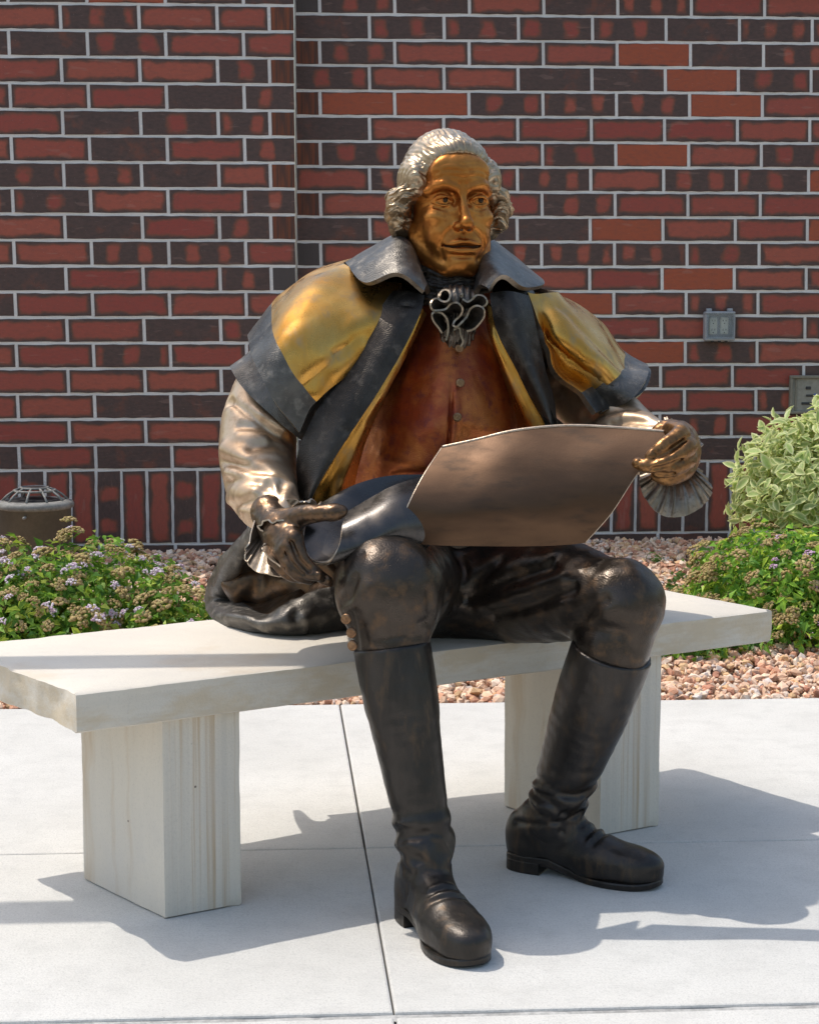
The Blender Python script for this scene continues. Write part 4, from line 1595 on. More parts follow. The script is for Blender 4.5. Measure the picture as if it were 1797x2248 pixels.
for (pts, r, a) in (([(730, 660, 4.0), (830, 760, 3.98), (900, 850, 3.95)], 0.014, 0.014), ([(930, 850, 3.93), (1060, 790, 3.93), (1160, 790, 3.95)], 0.010, 0.014),
                    ([(960, 880, 3.9), (1100, 830, 3.88), (1250, 850, 3.86)], 0.012, -0.012), ([(1040, 890, 3.86), (1150, 855, 3.84), (1290, 880, 3.81)], 0.008, 0.010), ([(800, 700, 4.0), (870, 800, 3.97)], 0.012, -0.012)):
    sr_.fold([sr_.on(Z3(*q)) for q in pts], r, a * 0.8)
sr_.warp(lambda p: 0.003 * vnoise(p * 18))
sdf_obj('sleeve', sr_, B_SLV, statue)

# ------------------------------------------------------------------ hands
hl = SDF(P(610, 1140, 3.62) - 0.16, P(610, 1140, 3.62) + 0.17, 0.0024)
z4 = lambda x, y, Y: P(*Z4(x, y, Y))
hl.cap(z4(430, 190, 3.73), z4(500, 330, 3.66), 0.036, 0.036, 0.02)
wrist = z4(430, 210, 3.72)
# back of the hand: four metacarpals fanning from the wrist
KN = [(572, 330, 3.605), (540, 380, 3.603), (508, 418, 3.612), (472, 448, 3.63)]
MID = [(608, 435, 3.588), (585, 468, 3.585), (552, 495, 3.592), (512, 505, 3.61)]
PIP = [(668, 508, 3.588), (642, 525, 3.583), (605, 540, 3.592), (560, 538, 3.608)]
TIP = [(752, 568, 3.600), (702, 545, 3.578), (655, 562, 3.60), (608, 556, 3.615)]
for i in range(4):
    hl.cap(z4(470, 250 + i * 22, 3.68), z4(*KN[i]), 0.022, 0.0175, 0.012)
for i in range(4):
    hl.poly([z4(*KN[i]), z4(*MID[i]), z4(*PIP[i]), z4(*TIP[i])], [0.0165, 0.0142, 0.0130, 0.0105], 0.004)
for i in range(4):      # tendons
    hl.fold([z4(470, 270 + i * 25, 3.65), z4(KN[i][0], KN[i][1], KN[i][2] - 0.015)], 0.006, -0.0045)
for i in range(3):      # gaps between the fingers
    a, b, c_ = [tuple(np.array(L[i]) * 0.5 + np.array(L[i + 1]) * 0.5) for L in (KN, MID, PIP)]
    hl.fold([z4(a[0], a[1], a[2] - 0.014), z4(b[0], b[1], b[2] - 0.012), z4(c_[0], c_[1], c_[2] - 0.011)], 0.0042, 0.008)
# thumb lies along the top of the roll
hl.poly([z4(520, 250, 3.67), z4(630, 205, 3.625), z4(720, 195, 3.60), z4(790, 190, 3.59), z4(835, 185, 3.585)], [0.028, 0.0205, 0.0165, 0.0175, 0.0125], 0.012)
hl.fold([z4(700, 160, 3.58), z4(705, 225, 3.58)], 0.005, 0.003)
for (x, y, Y) in ((705, 541, 3.569), (754, 566, 3.591)):
    hl.ell(z4(x, y, Y), (0.008, 0.004, 0.0085), None, 0.0015, 's')
    hl.ell(z4(x, y, Y + 0.002), (0.007, 0.004, 0.0075), None, 0.001)
hl.warp(lambda p: 0.0007 * fbm(p * 120, 2))
sdf_obj('hand', hl, B_HANDD, statue)

hr_ = SDF(P(1400, 970, 3.65) - 0.14, P(1400, 970, 3.65) + 0.15, 0.0024)
z3 = lambda x, y, Y: P(*Z3(x, y, Y))
F4 = [[(1400, 915, 3.650), (1440, 935, 3.612), (1350, 1000, 3.588), (1270, 1062, 3.585)],
      [(1470, 985, 3.640), (1475, 1015, 3.600), (1370, 1090, 3.578), (1255, 1122, 3.580), (1190, 1106, 3.590)],
      [(1480, 1070, 3.640), (1472, 1090, 3.602), (1390, 1140, 3.585), (1310, 1150, 3.590)],
      [(1470, 1140, 3.645), (1452, 1160, 3.612), (1375, 1195, 3.598), (1300, 1178, 3.605)]]
RAD = [[0.020, 0.0185, 0.0155, 0.0125], [0.020, 0.0185, 0.0155, 0.0140, 0.0115], [0.019, 0.0175, 0.0150, 0.0125], [0.018, 0.0165, 0.0145, 0.0120]]
for f_, r_ in zip(F4, RAD):
    hr_.poly([z3(*q) for q in f_], r_, 0.0045)
hr_.cap(z3(1440, 960, 3.68), z3(1440, 1120, 3.68), 0.032, 0.030, 0.02)
hr_.cap(z3(1440, 1040, 3.69), z3(1420, 1020, 3.76), 0.038, 0.036, 0.02)
for i in range(3):
    A_, B_ = F4[i], F4[i + 1]
    pts_ = [tuple((np.array(A_[q]) + np.array(B_[q])) / 2 - np.array([0, 0, 0.016])) for q in (1, 2, 3)]
    hr_.fold([z3(*q) for q in pts_], 0.0045, 0.008)
# thumb behind the sheet
hr_.poly([z3(1420, 930, 3.69), z3(1350, 905, 3.68), z3(1290, 950, 3.675), z3(1230, 980, 3.675)], [0.024, 0.018, 0.015, 0.012], 0.012)
for (x, y, Y) in ((1275, 1058, 3.575), (1190, 1104, 3.581)):
    hr_.ell(z3(x, y, Y), (0.009, 0.004, 0.008), None, 0.0015, 's')
    hr_.ell(z3(x, y, Y + 0.002), (0.008, 0.004, 0.007), None, 0.001)
for f_ in F4:
    q = f_[2]
    for d in (-14, 0, 14):
        hr_.fold([z3(q[0] + d - 6, q[1] - 26, q[2] - 0.013), z3(q[0] + d + 8, q[1] + 10, q[2] - 0.013)], 0.0022, 0.0014)
hr_.warp(lambda p: 0.0007 * fbm(p * 120, 2))
sdf_obj('hand', hr_, B_HAND, statue)

# ------------------------------------------------------------------ cuffs
def fan(name, centre, outline, mat, rim, pleats, amp, inner=0.18, th=0.003, closed=True, bulge=0.0, n=160):
    """pleated ruffle: radial sheet from a wrist ring to a wavy outline"""
    O = cr(np.array([P(*q) for q in outline]), n, closed)
    c = P(*centre)
    I = c + (O - c) * inner
    rows = []
    for t in np.linspace(0, 1, 5):
        q = I + (O - I) * t
        q = q + np.array([0, -1, 0]) * bulge * math.sin(t * math.pi)
        rows.append(q)
    ctrl = np.stack(rows, 1)

    def pl(G, N):
        m = G.shape[0]
        t = np.linspace(0, 2 * math.pi, m)[:, None]
        v = np.linspace(0.1, 1, G.shape[1])[None, :]
        ph = pleats * t + 1.5 * np.sin(3 * t) + 0.8 * np.sin(7 * t)
        return G + N * ((np.sin(ph) * 0.7 + 0.4 * np.sin(ph * 1.9 + 1)) * amp * v)[..., None]
    return sheet(name, ctrl, n, 20, th, mat, statue, rim=rim, pix=False, closed_u=closed, fn=pl)


z3o = [(1200, 1200, 3.655), (1225, 1295, 3.64), (1300, 1388, 3.63), (1388, 1420, 3.63), (1498, 1400, 3.635), (1590, 1332, 3.645), (1622, 1262, 3.655), (1592, 1190, 3.67), (1545, 1120, 3.69), (1562, 1010, 3.70), (1548, 962, 3.70), (1480, 948, 3.705), (1405, 900, 3.73), (1390, 850, 3.74), (1340, 842, 3.745), (1300, 890, 3.75), (1260, 1000, 3.74), (1215, 1100, 3.70)]
fan('cuff_ruffle', Z3(1415, 1075, 3.70), [Z3(*q) for q in z3o], B_CUFF, B_RIM, 26, 0.0042, 0.30, bulge=0.012, n=220)
z4o = [(300, 430, 3.66), (318, 365, 3.672), (365, 215, 3.70), (430, 150, 3.715), (510, 122, 3.715), (570, 118, 3.70), (625, 135, 3.69), (680, 125, 3.70), (700, 165, 3.70), (640, 200, 3.66), (590, 180, 3.635), (540, 225, 3.63), (470, 235, 3.635), (400, 235, 3.65), (372, 275, 3.655), (410, 330, 3.65), (400, 400, 3.62), (440, 460, 3.60), (545, 535, 3.60), (420, 535, 3.62), (330, 490, 3.645)]
fan('cuff_ruffle', Z4(450, 250, 3.735), [Z4(*q) for q in z4o], B_CUFF, B_RIM, 17, 0.003, 0.25, bulge=0.0, n=260)

# ------------------------------------------------------------------ breeches
br = SDF((-0.10, 3.42, 0.36), (0.82, 4.42, 0.88), 0.0052)
br.ell(P(930, 1230, 4.12), (0.235, 0.17, 0.13), None, 0.04)
KL, KR = P(820, 1238, 3.625), P(1308, 1268, 3.735)
br.poly([P(850, 1225, 4.08), P(838, 1222, 3.85), KL], [0.125, 0.118, 0.098], 0.06)
br.poly([P(985, 1235, 4.08), P(1150, 1240, 3.90), KR], [0.125, 0.110, 0.081], 0.06)
br.ell(P(816, 1235, 3.60), (0.070, 0.06, 0.085), None, 0.03)
br.poly([KL, P(826, 1350, 3.60)], [0.094, 0.071], 0.04)
br.poly([KR, P(1290, 1358, 3.735)], [0.077, 0.078], 0.03)
for (pts, r, a) in (
        # creases in the photograph between the thighs and over the right thigh
        ([(330, 95, 3.95), (500, 170, 3.80), (600, 290, 3.72), (600, 400, 3.70)], 0.016, 0.016),
        ([(660, 150, 3.98), (690, 230, 3.93), (650, 340, 3.86)], 0.010, 0.012),
        ([(860, 180, 3.90), (740, 280, 3.85), (640, 370, 3.83)], 0.012, 0.012),
        ([(1090, 210, 3.79), (900, 270, 3.80), (700, 350, 3.82)], 0.012, 0.018),
        ([(1150, 250, 3.76), (950, 330, 3.79), (760, 400, 3.83)], 0.011, -0.014),
        ([(1200, 310, 3.74), (1000, 390, 3.77), (820, 430, 3.83)], 0.012, 0.017),
        ([(1100, 150, 3.80), (900, 200, 3.82)], 0.014, -0.010),
        ([(1205, 470, 3.70), (1280, 415, 3.67), (1350, 360, 3.655)], 0.012, 0.013),
        ([(1230, 485, 3.685), (1350, 505, 3.655), (1430, 515, 3.645)], 0.014, 0.009),
        ([(1350, 400, 3.655), (1420, 385, 3.645)], 0.020, -0.007),
        # left knee, side placket
        ([(170, 270, 3.53), (150, 350, 3.53), (110, 385, 3.55)], 0.010, 0.010),
        ([(120, 400, 3.55), (170, 380, 3.53), (240, 300, 3.51)], 0.012, -0.008),
        ([(160, 420, 3.53), (175, 500, 3.53), (185, 590, 3.54)], 0.006, 0.007),
        ([(530, 330, 3.56), (520, 440, 3.55), (470, 500, 3.54)], 0.014, 0.008),
        ([(440, 500, 3.535), (490, 490, 3.54), (520, 520, 3.55)], 0.008, -0.007),
        ([(250, 570, 3.53), (400, 560, 3.53), (510, 550, 3.55)], 0.008, -0.006)):
    br.fold([br.on(Z5(*q)) for q in pts], r, a * 0.72)
br.warp(lambda p: 0.004 * vnoise(p * 15 + 2) + 0.0016 * fbm(p * 34, 2))
br.plane((0, 0, H_B + 0.0015), (0, 0, -1), 0.006) if False else None
# flatten where the figure sits on the slab, but let the knees drop in front of it
g_ = np.meshgrid(*br.ax, indexing='ij', sparse=True)
nb = np.array([math.sin(BA), -math.cos(BA)])
front = (g_[0] - FLc[0]) * nb[0] + (g_[1] - FLc[1]) * nb[1]      # >0 in front of the slab
cut = np.minimum(H_B + 0.001 - g_[2], -front + 0.002)
br.D = np.maximum(br.D, cut.astype(np.float32))
sdf_obj('breeches', br, B_DRK, statue)
for (x, y) in ((130, 450), (155, 515), (160, 575)):
    button(P(*Z5(x, y, 3.535)), 0.0105, (-0.45, -0.9, 0.0))

# ------------------------------------------------------------------ boots
def boot(name, top, ank, top_r, mid_r, ank_r, heel, toe, seed, folds, knee_tilt):
    heel, toe = np.array(heel, float), np.array(toe, float)
    d = toe - heel
    Lf = np.linalg.norm(d)
    ang = math.atan2(d[1], d[0])
    c_, s_ = math.cos(ang), math.sin(ang)

    def W(x, y, z):                         # foot frame -> world, x along the foot in foot lengths
        x *= Lf
        return np.array([heel[0] + x * c_ - y * s_, heel[1] + x * s_ + y * c_, z])
    R = np.array([[c_, -s_, 0], [s_, c_, 0], [0, 0, 1.0]])
    top, ank = np.array(top), np.array(ank)
    allp = np.array([top, ank, W(0, 0, 0), W(1, 0, 0)])
    sd = SDF(allp.min(0) - 0.13, allp.max(0) + 0.12, 0.004)
    mid = top * 0.5 + ank * 0.5
    sd.poly([top + (top - ank) * 0.06, top * 0.75 + ank * 0.25, mid, ank * 0.75 + top * 0.25, ank], [top_r, top_r * 0.98, mid_r, (mid_r + ank_r) * 0.5, ank_r], 0.03)
    sd.ell(W(0.17, 0, 0.078), (0.064, 0.046, 0.062), R, 0.03)
    sd.poly([ank, W(0.34, 0, 0.098), W(0.60, 0, 0.058)], [ank_r * 0.95, 0.044, 0.038], 0.03)
    sd.ell(W(0.64, 0.004, 0.046), (0.085, 0.056, 0.036), R, 0.03)
    sd.ell(W(0.80, 0.004, 0.044), (0.068, 0.051, 0.032), R, 0.02)
    sd.ell(W(0.45, 0, 0.045), (0.09, 0.044, 0.03), R, 0.03)
    sd.ell(W(0.795, 0.002, 0.024), (0.069, 0.052, 0.030), R, 0.012)
    sd.ell(W(0.64, 0.002, 0.024), (0.085, 0.0555, 0.032), R, 0.012)
    sd.ell(W(0.16, 0, 0.046), (0.056, 0.045, 0.044), R, 0.012)
    # boot mouth: cut flat, perpendicular to the shaft (slightly tilted)
    ax_ = (top - ank) / np.linalg.norm(top - ank) + np.array(knee_tilt)
    sd.plane(top, ax_, 0.004)
    sd.fold([W(0.60, -0.05, 0.085), W(0.63, 0, 0.097), W(0.60, 0.05, 0.085)], 0.006, 0.005)
    sd.fold([W(0.55, -0.05, 0.095), W(0.57, 0, 0.106), W(0.55, 0.05, 0.095)], 0.005, 0.005)
    sd.fold([W(0.575, -0.04, 0.092), W(0.60, 0, 0.103), W(0.575, 0.04, 0.092)], 0.006, -0.0035)
    sd.fold([W(0.52, -0.05, 0.100), W(0.53, 0, 0.112), W(0.52, 0.05, 0.100)], 0.005, -0.003)
    for (pts, r, a) in folds:
        sd.fold([sd.on(Z6(*q)) for q in pts], r, a * 0.8)
    low = lambda p: np.clip((0.25 - p[:, 2]) / 0.06, 0, 1) * np.clip((p[:, 2] - 0.11) / 0.04, 0, 1)
    sd.warp(lambda p: 0.0042 * low(p) * np.sin(p[:, 2] * 150 + 6 * vnoise(p * 14 + seed)) + 0.0009 * fbm(p * 36 + seed, 3))
    sd.plane((0, 0, 0.012), (0, 0, -1), 0.003)
    ob = sdf_obj(name, sd, B_BOOT, statue)
    # welted sole and stacked heel
    prof = [(0.0, 0.0), (0.02, 0.030), (0.09, 0.043), (0.20, 0.046), (0.36, 0.040), (0.48, 0.042), (0.62, 0.056), (0.74, 0.060), (0.86, 0.053), (0.95, 0.036), (0.99, 0.018), (1.0, 0.0)]
    pr = cr(np.array(prof), 34)
    outl_ = [(x, w) for x, w in pr] + [(x, -w) for x, w in pr[-2:0:-1]]

    def plate(nm, pts, zt_, zb_):
        n = len(pts)
        V, F = [], []
        for lay, (grow) in ((0, -0.003), (1, 0.0), (2, 0.0), (3, -0.002)):
            for (x, w) in pts:
                xx = 0.5 + (x - 0.5) * (1 + grow * 4)
                zz = {0: zb_(x), 1: zb_(x) + 0.002, 2: zt_(x) - 0.003, 3: zt_(x)}[lay]
                V.append(W(0.5 + (xx - 0.5) * 0.985, w * (0.975 + grow * 12), zz))
        for l in range(3):
            for i in range(n):
                F.append((l * n + i, l * n + (i + 1) % n, (l + 1) * n + (i + 1) % n, (l + 1) * n + i))
        F.append(tuple(range(n))[::-1])
        F.append(tuple(3 * n + i for i in range(n)))
        return mesh_obj(nm, V, F, B_BOOT, ob, False)
    zb = lambda x: 0.0005 + 0.024 * (1 - min(1, max(0, (x - 0.30) / 0.24))) ** 1.2 + 0.006 * max(0, (x - 0.85) / 0.15) ** 2
    plate('sole', outl_, lambda x: zb(x) + 0.0135, zb)
    hp = [(x, w) for x, w in outl_ if x < 0.30]
    hh_ = [(x, w) for x, w in pr if x < 0.30]
    hpts = hh_ + [(x, -w) for x, w in hh_[::-1][:-1]]
    plate('heel', hpts, lambda x: 0.027, lambda x: 0.0004)
    return ob


boot('boot', P(824, 1358, 3.595), P(893, 1762, 3.535), 0.0745, 0.064, 0.050, (0.222, 3.612), (0.322, 3.285), 1.0,
     [([(280, 680, 3.5), (390, 620, 3.45), (400, 560, 3.44), (440, 545, 3.44), (510, 560, 3.46), (550, 640, 3.48)], 0.004, -0.004),
      ([(370, 700, 3.45), (420, 690, 3.44), (490, 685, 3.44), (555, 690, 3.46)], 0.004, -0.004),
      ([(320, 860, 3.48), (370, 720, 3.46), (400, 600, 3.45)], 0.004, 0.005),
      ([(240, 530, 3.5), (300, 560, 3.47), (420, 540, 3.45)], 0.008, 0.009), ([(260, 600, 3.5), (330, 640, 3.47)], 0.01, -0.008), ([(250, 480, 3.5), (340, 480, 3.47)], 0.007, -0.007),
      ([(255, 650, 3.51), (330, 720, 3.47)], 0.008, 0.008)], (0.03, -0.05, 0))
boot('boot', P(1288, 1368, 3.735), P(1160, 1720, 3.845), 0.083, 0.073, 0.053, (0.452, 3.905), (0.748, 3.722), 2.0,
     [([(880, 470, 3.85), (990, 480, 3.79), (1100, 470, 3.78), (1200, 430, 3.8)], 0.006, 0.007), ([(1000, 330, 3.79), (1100, 340, 3.78), (1230, 330, 3.8)], 0.009, 0.009),
      ([(1000, 400, 3.79), (1120, 400, 3.78), (1220, 390, 3.8)], 0.010, -0.008), ([(1110, 520, 3.78), (1100, 440, 3.78), (1150, 380, 3.78), (1230, 350, 3.8)], 0.005, 0.006),
      ([(960, 520, 3.80), (1020, 570, 3.78)], 0.004, 0.004), ([(985, 300, 3.80), (990, 500, 3.79)], 0.003, 0.003)], (-0.06, 0.02, 0))

# ------------------------------------------------------------------ coat skirt spread on the bench at the left
CO = [(526, 1100, 4.1), (478, 1155, 4.2), (440, 1220, 4.36), (430, 1266, 4.47), (450, 1304, 4.235), (520, 1330, 4.075), (600, 1338, 4.025), (660, 1335, 4.04), (722, 1328, 4.075), (770, 1325, 4.09)]
CM = [(530, 1112, 4.07), (488, 1166, 4.15), (458, 1226, 4.29), (452, 1262, 4.38), (476, 1290, 4.17), (532, 1306, 4.04), (590, 1312, 3.995), (648, 1298, 4.005), (712, 1288, 4.045), (770, 1285, 4.07)]
CI = [(545, 1124, 4.07), (512, 1178, 4.15), (486, 1236, 4.29), (486, 1262, 4.37), (512, 1274, 4.2), (552, 1292, 4.075), (588, 1278, 4.03), (636, 1255, 4.04), (700, 1240, 4.08), (770, 1235, 4.1)]
CD1 = [(565, 1140, 4.12), (530, 1185, 4.2), (508, 1232, 4.33), (508, 1256, 4.4), (530, 1266, 4.27), (560, 1278, 4.16), (592, 1262, 4.12), (636, 1240, 4.12), (696, 1222, 4.13), (770, 1215, 4.14)]
CD = [(590, 1150, 4.2), (575, 1185, 4.25), (560, 1215, 4.36), (556, 1230, 4.4), (566, 1240, 4.33), (584, 1245, 4.25), (604, 1232, 4.22), (640, 1210, 4.2), (690, 1195, 4.18), (760, 1190, 4.18)]
CT = [list(q) for q in zip(CO, CM, CI, CD1, CD)]
tf = [([(500, 1225, 4.31), (540, 1232, 4.34), (590, 1215, 4.3)], 0.016, 0.014), ([(515, 1250, 4.3), (560, 1255, 4.24), (590, 1240, 4.2)], 0.012, -0.014),
      ([(470, 1296, 4.15), (520, 1300, 4.06), (560, 1325, 4.02)], 0.012, 0.009), ([(600, 1290, 4.03), (640, 1300, 4.0), (640, 1325, 4.02)], 0.012, 0.010),
      ([(650, 1225, 4.15), (628, 1262, 4.06), (622, 1300, 4.0)], 0.010, -0.014)]
sheet('coat_skirt', CT, 110, 60, 0.012, B_GRY, statue, tf, noise=0.005, nsc=16, split=(0.56, B_HANDD))
bk_ = [[(560, 1090, 4.10), (520, 1170, 4.14), (500, 1230, 4.34), (500, 1274, 4.42)], [(640, 1080, 4.22), (620, 1170, 4.26), (600, 1230, 4.40), (590, 1267, 4.455)], [(800, 1080, 4.32), (800, 1170, 4.38), (800, 1220, 4.50), (800, 1248, 4.57)],
       [(1000, 1080, 4.36), (1000, 1160, 4.44), (1000, 1205, 4.54), (1000, 1240, 4.61)], [(1130, 1080, 4.30), (1150, 1140, 4.36), (1160, 1190, 4.46), (1165, 1230, 4.52)]]
sheet('coat_skirt', bk_, 60, 24, 0.012, B_BLK, statue, noise=0.006, nsc=9)

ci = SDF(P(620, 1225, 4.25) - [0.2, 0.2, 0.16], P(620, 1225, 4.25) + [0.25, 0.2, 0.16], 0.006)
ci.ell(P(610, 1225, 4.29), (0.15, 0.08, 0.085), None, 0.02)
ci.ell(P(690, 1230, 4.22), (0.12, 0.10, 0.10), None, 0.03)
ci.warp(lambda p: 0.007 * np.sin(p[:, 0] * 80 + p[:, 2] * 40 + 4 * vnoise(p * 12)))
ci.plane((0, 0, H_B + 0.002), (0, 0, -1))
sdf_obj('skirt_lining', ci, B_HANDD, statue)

# ------------------------------------------------------------------ the sheet of paper, rolled at its left end
PS = [  # columns from the left free edge to the right edge, each top -> bottom
    [(930, 942, 3.735), (892, 1000, 3.675), (860, 1062, 3.635), (828, 1142, 3.64)],
    [(1000, 927, 3.725), (972, 1000, 3.665), (945, 1075, 3.625), (915, 1148, 3.635)],
    [(1085, 907, 3.715), (1065, 985, 3.655), (1040, 1070, 3.62), (1015, 1150, 3.635)],
    [(1190, 897, 3.705), (1172, 980, 3.645), (1150, 1070, 3.615), (1125, 1150, 3.635)],
    [(1300, 901, 3.68), (1268, 975, 3.63), (1235, 1065, 3.61), (1195, 1147, 3.635)],
    [(1416, 911, 3.645), (1345, 990, 3.61), (1285, 1080, 3.605), (1230, 1143, 3.635)],
]
sheet('paper_sheet', PS, 70, 50, 0.0065, B_BRN, statue, [([(1100, 1000, 3.64), (1200, 1080, 3.61)], 0.05, -0.003)], rim=B_RIM, noise=0.0008, nsc=9)
def edge_bead(pts, r, n=70, name='worn_edge'):
    L = cr(np.array([P(*q) for q in pts]), n)
    return MB().tube(L, r, 8).build(name, B_RIM, statue, True)


edge_bead([(q[0][0], q[0][1] - 1, q[0][2] + 0.002) for q in PS], 0.0032)
edge_bead([(x - 0.5, y, Y + 0.002) for x, y, Y in PS[0]], 0.0015)
edge_bead([(x + 0.5, y, Y + 0.002) for x, y, Y in PS[-1]], 0.0013)
RO = [  # the curl: U-shaped sections from the open left end to under the sheet
    [(728, 1084, 3.672), (722, 1112, 3.625), (714, 1152, 3.60), (690, 1182, 3.60), (655, 1178, 3.62), (638, 1142, 3.655), (644, 1098, 3.71), (676, 1058, 3.77)],
    [(780, 1054, 3.685), (776, 1090, 3.63), (768, 1138, 3.60), (745, 1167, 3.605), (712, 1162, 3.64), (698, 1120, 3.69), (706, 1070, 3.75), (742, 1022, 3.80)],
    [(842, 1022, 3.70), (842, 1062, 3.645), (832, 1112, 3.615), (805, 1150, 3.62), (780, 1145, 3.67), (768, 1100, 3.74), (778, 1050, 3.79), (815, 1002, 3.83)],
    [(930, 998, 3.75), (930, 1050, 3.68), (920, 1110, 3.65), (895, 1150, 3.66), (870, 1145, 3.72), (858, 1100, 3.78), (868, 1050, 3.83), (905, 998, 3.86)],
]
sheet('paper_roll', RO, 50, 70, 0.006, B_ROLL, statue, rim=B_RIM, noise=0.0006, nsc=9)

edge_bead(RO[0], 0.0030, 90)
# ------------------------------------------------------------------ ground light, outlets, wall plate
M_CAN = mat_plain('bronze_paint', (0.115, 0.10, 0.075), 0.55, 0.0, 0.12, 70, 0.15, 0.5)
M_CANT = mat_plain('weathered_lid', (0.25, 0.24, 0.22), 0.6, 0.0, 0.2, 60, 0.2, 0.4)
M_DARK = mat_plain('dark_recess', (0.03, 0.03, 0.032), 0.4, 0, 0.1, 60, 0.0, 0.5)
cx, cy = float(P(74, 1060, 7.13)[0]), 7.13
zt = float(P(74, 1064, 7.0)[2])
fix = empty('ground_light', (cx, cy, 0.1))
R0 = 0.137
MB().lathe([(R0 - 0.004, -0.05), (R0 - 0.004, zt - 0.022), (R0, zt - 0.020)], (cx, cy, 0), 48).build('housing', M_CAN, fix, True)
MB().lathe([(R0 - 0.002, zt - 0.024), (R0 + 0.006, zt - 0.020), (R0 + 0.008, zt - 0.008), (R0 + 0.003, zt + 0.001), (R0 - 0.012, zt + 0.006), (R0 - 0.022, zt + 0.008), (R0 - 0.028, zt + 0.002)], (cx, cy, 0), 48).build('lid_rim', M_CANT, fix, True)
MB().lathe([(R0 - 0.024, zt + 0.001), (0.07, zt + 0.012), (0.0, zt + 0.016)], (cx, cy, 0), 40).build('lens', M_DARK, fix, True)
for q in range(10):
    a = 2 * math.pi * (q + 0.3) / 10
    pts = [(cx + r_ * math.cos(a), cy + r_ * math.sin(a), zt + h_) for r_, h_ in ((R0 - 0.016, 0.006), (0.10, 0.026), (0.075, 0.042), (0.055, 0.050))]
    MB().tube(pts, 0.0045, 6).build('grille_bar', M_CANT, fix, True)
for rr, hh in ((0.076, 0.042), (0.050, 0.052)):
    pts = [(cx + rr * math.cos(a), cy + rr * math.sin(a), zt + hh) for a in np.linspace(0, 2 * math.pi, 33)]
    MB().tube(pts, 0.0048, 6, False).build('grille_ring', M_CANT, fix, True)
MB().lathe([(0.050, 0), (0.03, 0.006), (0, 0.008)], (cx, cy, zt + 0.050), 24).build('grille_cap', M_DARK, fix, True)
a = math.radians(-98)
MB().tube([(cx + (R0 - 0.01) * math.cos(a), cy + (R0 - 0.01) * math.sin(a), zt - 0.045), (cx + (R0 + 0.016) * math.cos(a), cy + (R0 + 0.016) * math.sin(a), zt - 0.045)], 0.006, 8).build('set_screw', M_CANT, fix, True)
tag(fix, 'round dark bronze ground light with domed grille by the brick wall', 'light fixture')

# weatherproof double outlet
c = P((1541 + 1608.5) / 2 / FS, (683 + 748) / 2 / FS, YR)
ow, oh = 0.128, 0.122
outl = empty('wall_outlet', (c[0], YR, c[2]))
M_PLA = mat_plain('grey_plastic', (0.36, 0.37, 0.385), 0.4, 0, 0.08, 60, 0.1, 0.5)
M_IVO = mat_plain('ivory_plastic', (0.66, 0.63, 0.53), 0.35, 0, 0.05, 60, 0.0, 0.5)
kg = NM('clear_cover')
kg.noise(kg.obj(), 30)
kg.set(color=(0.86, 0.9, 0.92), rough=0.12, trans=0.92, ior=1.2)
M_CLR = kg.m
MB().box((c[0], YR - 0.008, c[2]), (ow, 0.016, oh), 0.006).build('back_plate', M_PLA, outl)
for s in (-1, 1):
    xx = c[0] + s * 0.0235 - 0.002
    rc = MB().box((xx, YR - 0.0215, c[2] + 0.001), (0.034, 0.010, 0.070), 0.003).build('receptacle', M_IVO, outl)
    sb = MB()
    for zz in (0.019, -0.019):
        for dx in (-0.006, 0.006):
            sb.box((xx + dx, YR - 0.0268, c[2] + zz + 0.004), (0.0022, 0.0012, 0.008))
        sb.box((xx, YR - 0.0268, c[2] + zz - 0.008), (0.0042, 0.0012, 0.0042))
    sb.build('slots', M_DARK, rc)
# bubble cover: open rounded frame with a clear dome
fr = MB()
for (dx, dz, w_, h_) in ((0, oh / 2 - 0.006, ow, 0.012), (0, -oh / 2 + 0.008, ow, 0.016), (-ow / 2 + 0.007, 0, 0.014, oh - 0.026), (ow / 2 - 0.005, 0, 0.010, oh - 0.026)):
    fr.box((c[0] + dx, YR - 0.030, c[2] + dz), (w_, 0.030, h_), 0.004)
fr.build('cover_frame', M_PLA, outl)
MB().box((c[0], YR - 0.047, c[2]), (ow - 0.012, 0.003, oh - 0.014), 0.0012).build('clear_cover', M_CLR, outl)
for s in (-1, 1):
    MB().box((c[0] + s * 0.044, YR - 0.02, c[2] + oh / 2 + 0.006), (0.022, 0.02, 0.012), 0.002).build('hinge', M_PLA, outl)
for dx in (-0.03, 0.0, 0.028):
    MB().box((c[0] + dx, YR - 0.03, c[2] - oh / 2 - 0.003), (0.012, 0.016, 0.008), 0.002).build('cord_slot', M_DARK, outl)
tag(outl, 'grey weatherproof double outlet under a clear cover on the brick wall', 'outlet')

# beige access plate, partly behind the variegated shrub
x0 = float(P(1730 / FS, 860 / FS, YR)[0])
z1, z0 = float(P(1735 / FS, 824 / FS, YR)[2]), float(P(1735 / FS, 908 / FS, YR)[2])
pw = 0.19
plate = empty('wall_access_panel', (x0 + pw / 2, YR, (z0 + z1) / 2))
M_BEI = mat_plain('beige_metal', (0.235, 0.215, 0.165), 0.6, 0, 0.12, 60, 0.15, 0.4)
M_BEI2 = mat_plain('panel_face', (0.30, 0.285, 0.235), 0.55, 0, 0.12, 60, 0.15, 0.4)
zc, hh = (z0 + z1) / 2, z1 - z0
fb = MB()
for (dx, dz, w_, h_) in ((0, hh / 2 - 0.006, pw, 0.012), (0, -hh / 2 + 0.006, pw, 0.012), (-pw / 2 + 0.006, 0, 0.012, hh - 0.024), (pw / 2 - 0.006, 0, 0.012, hh - 0.024)):
    fb.box((x0 + pw / 2 + dx, YR - 0.012, zc + dz), (w_, 0.024, h_), 0.002)
fb.build('frame', M_BEI, plate)
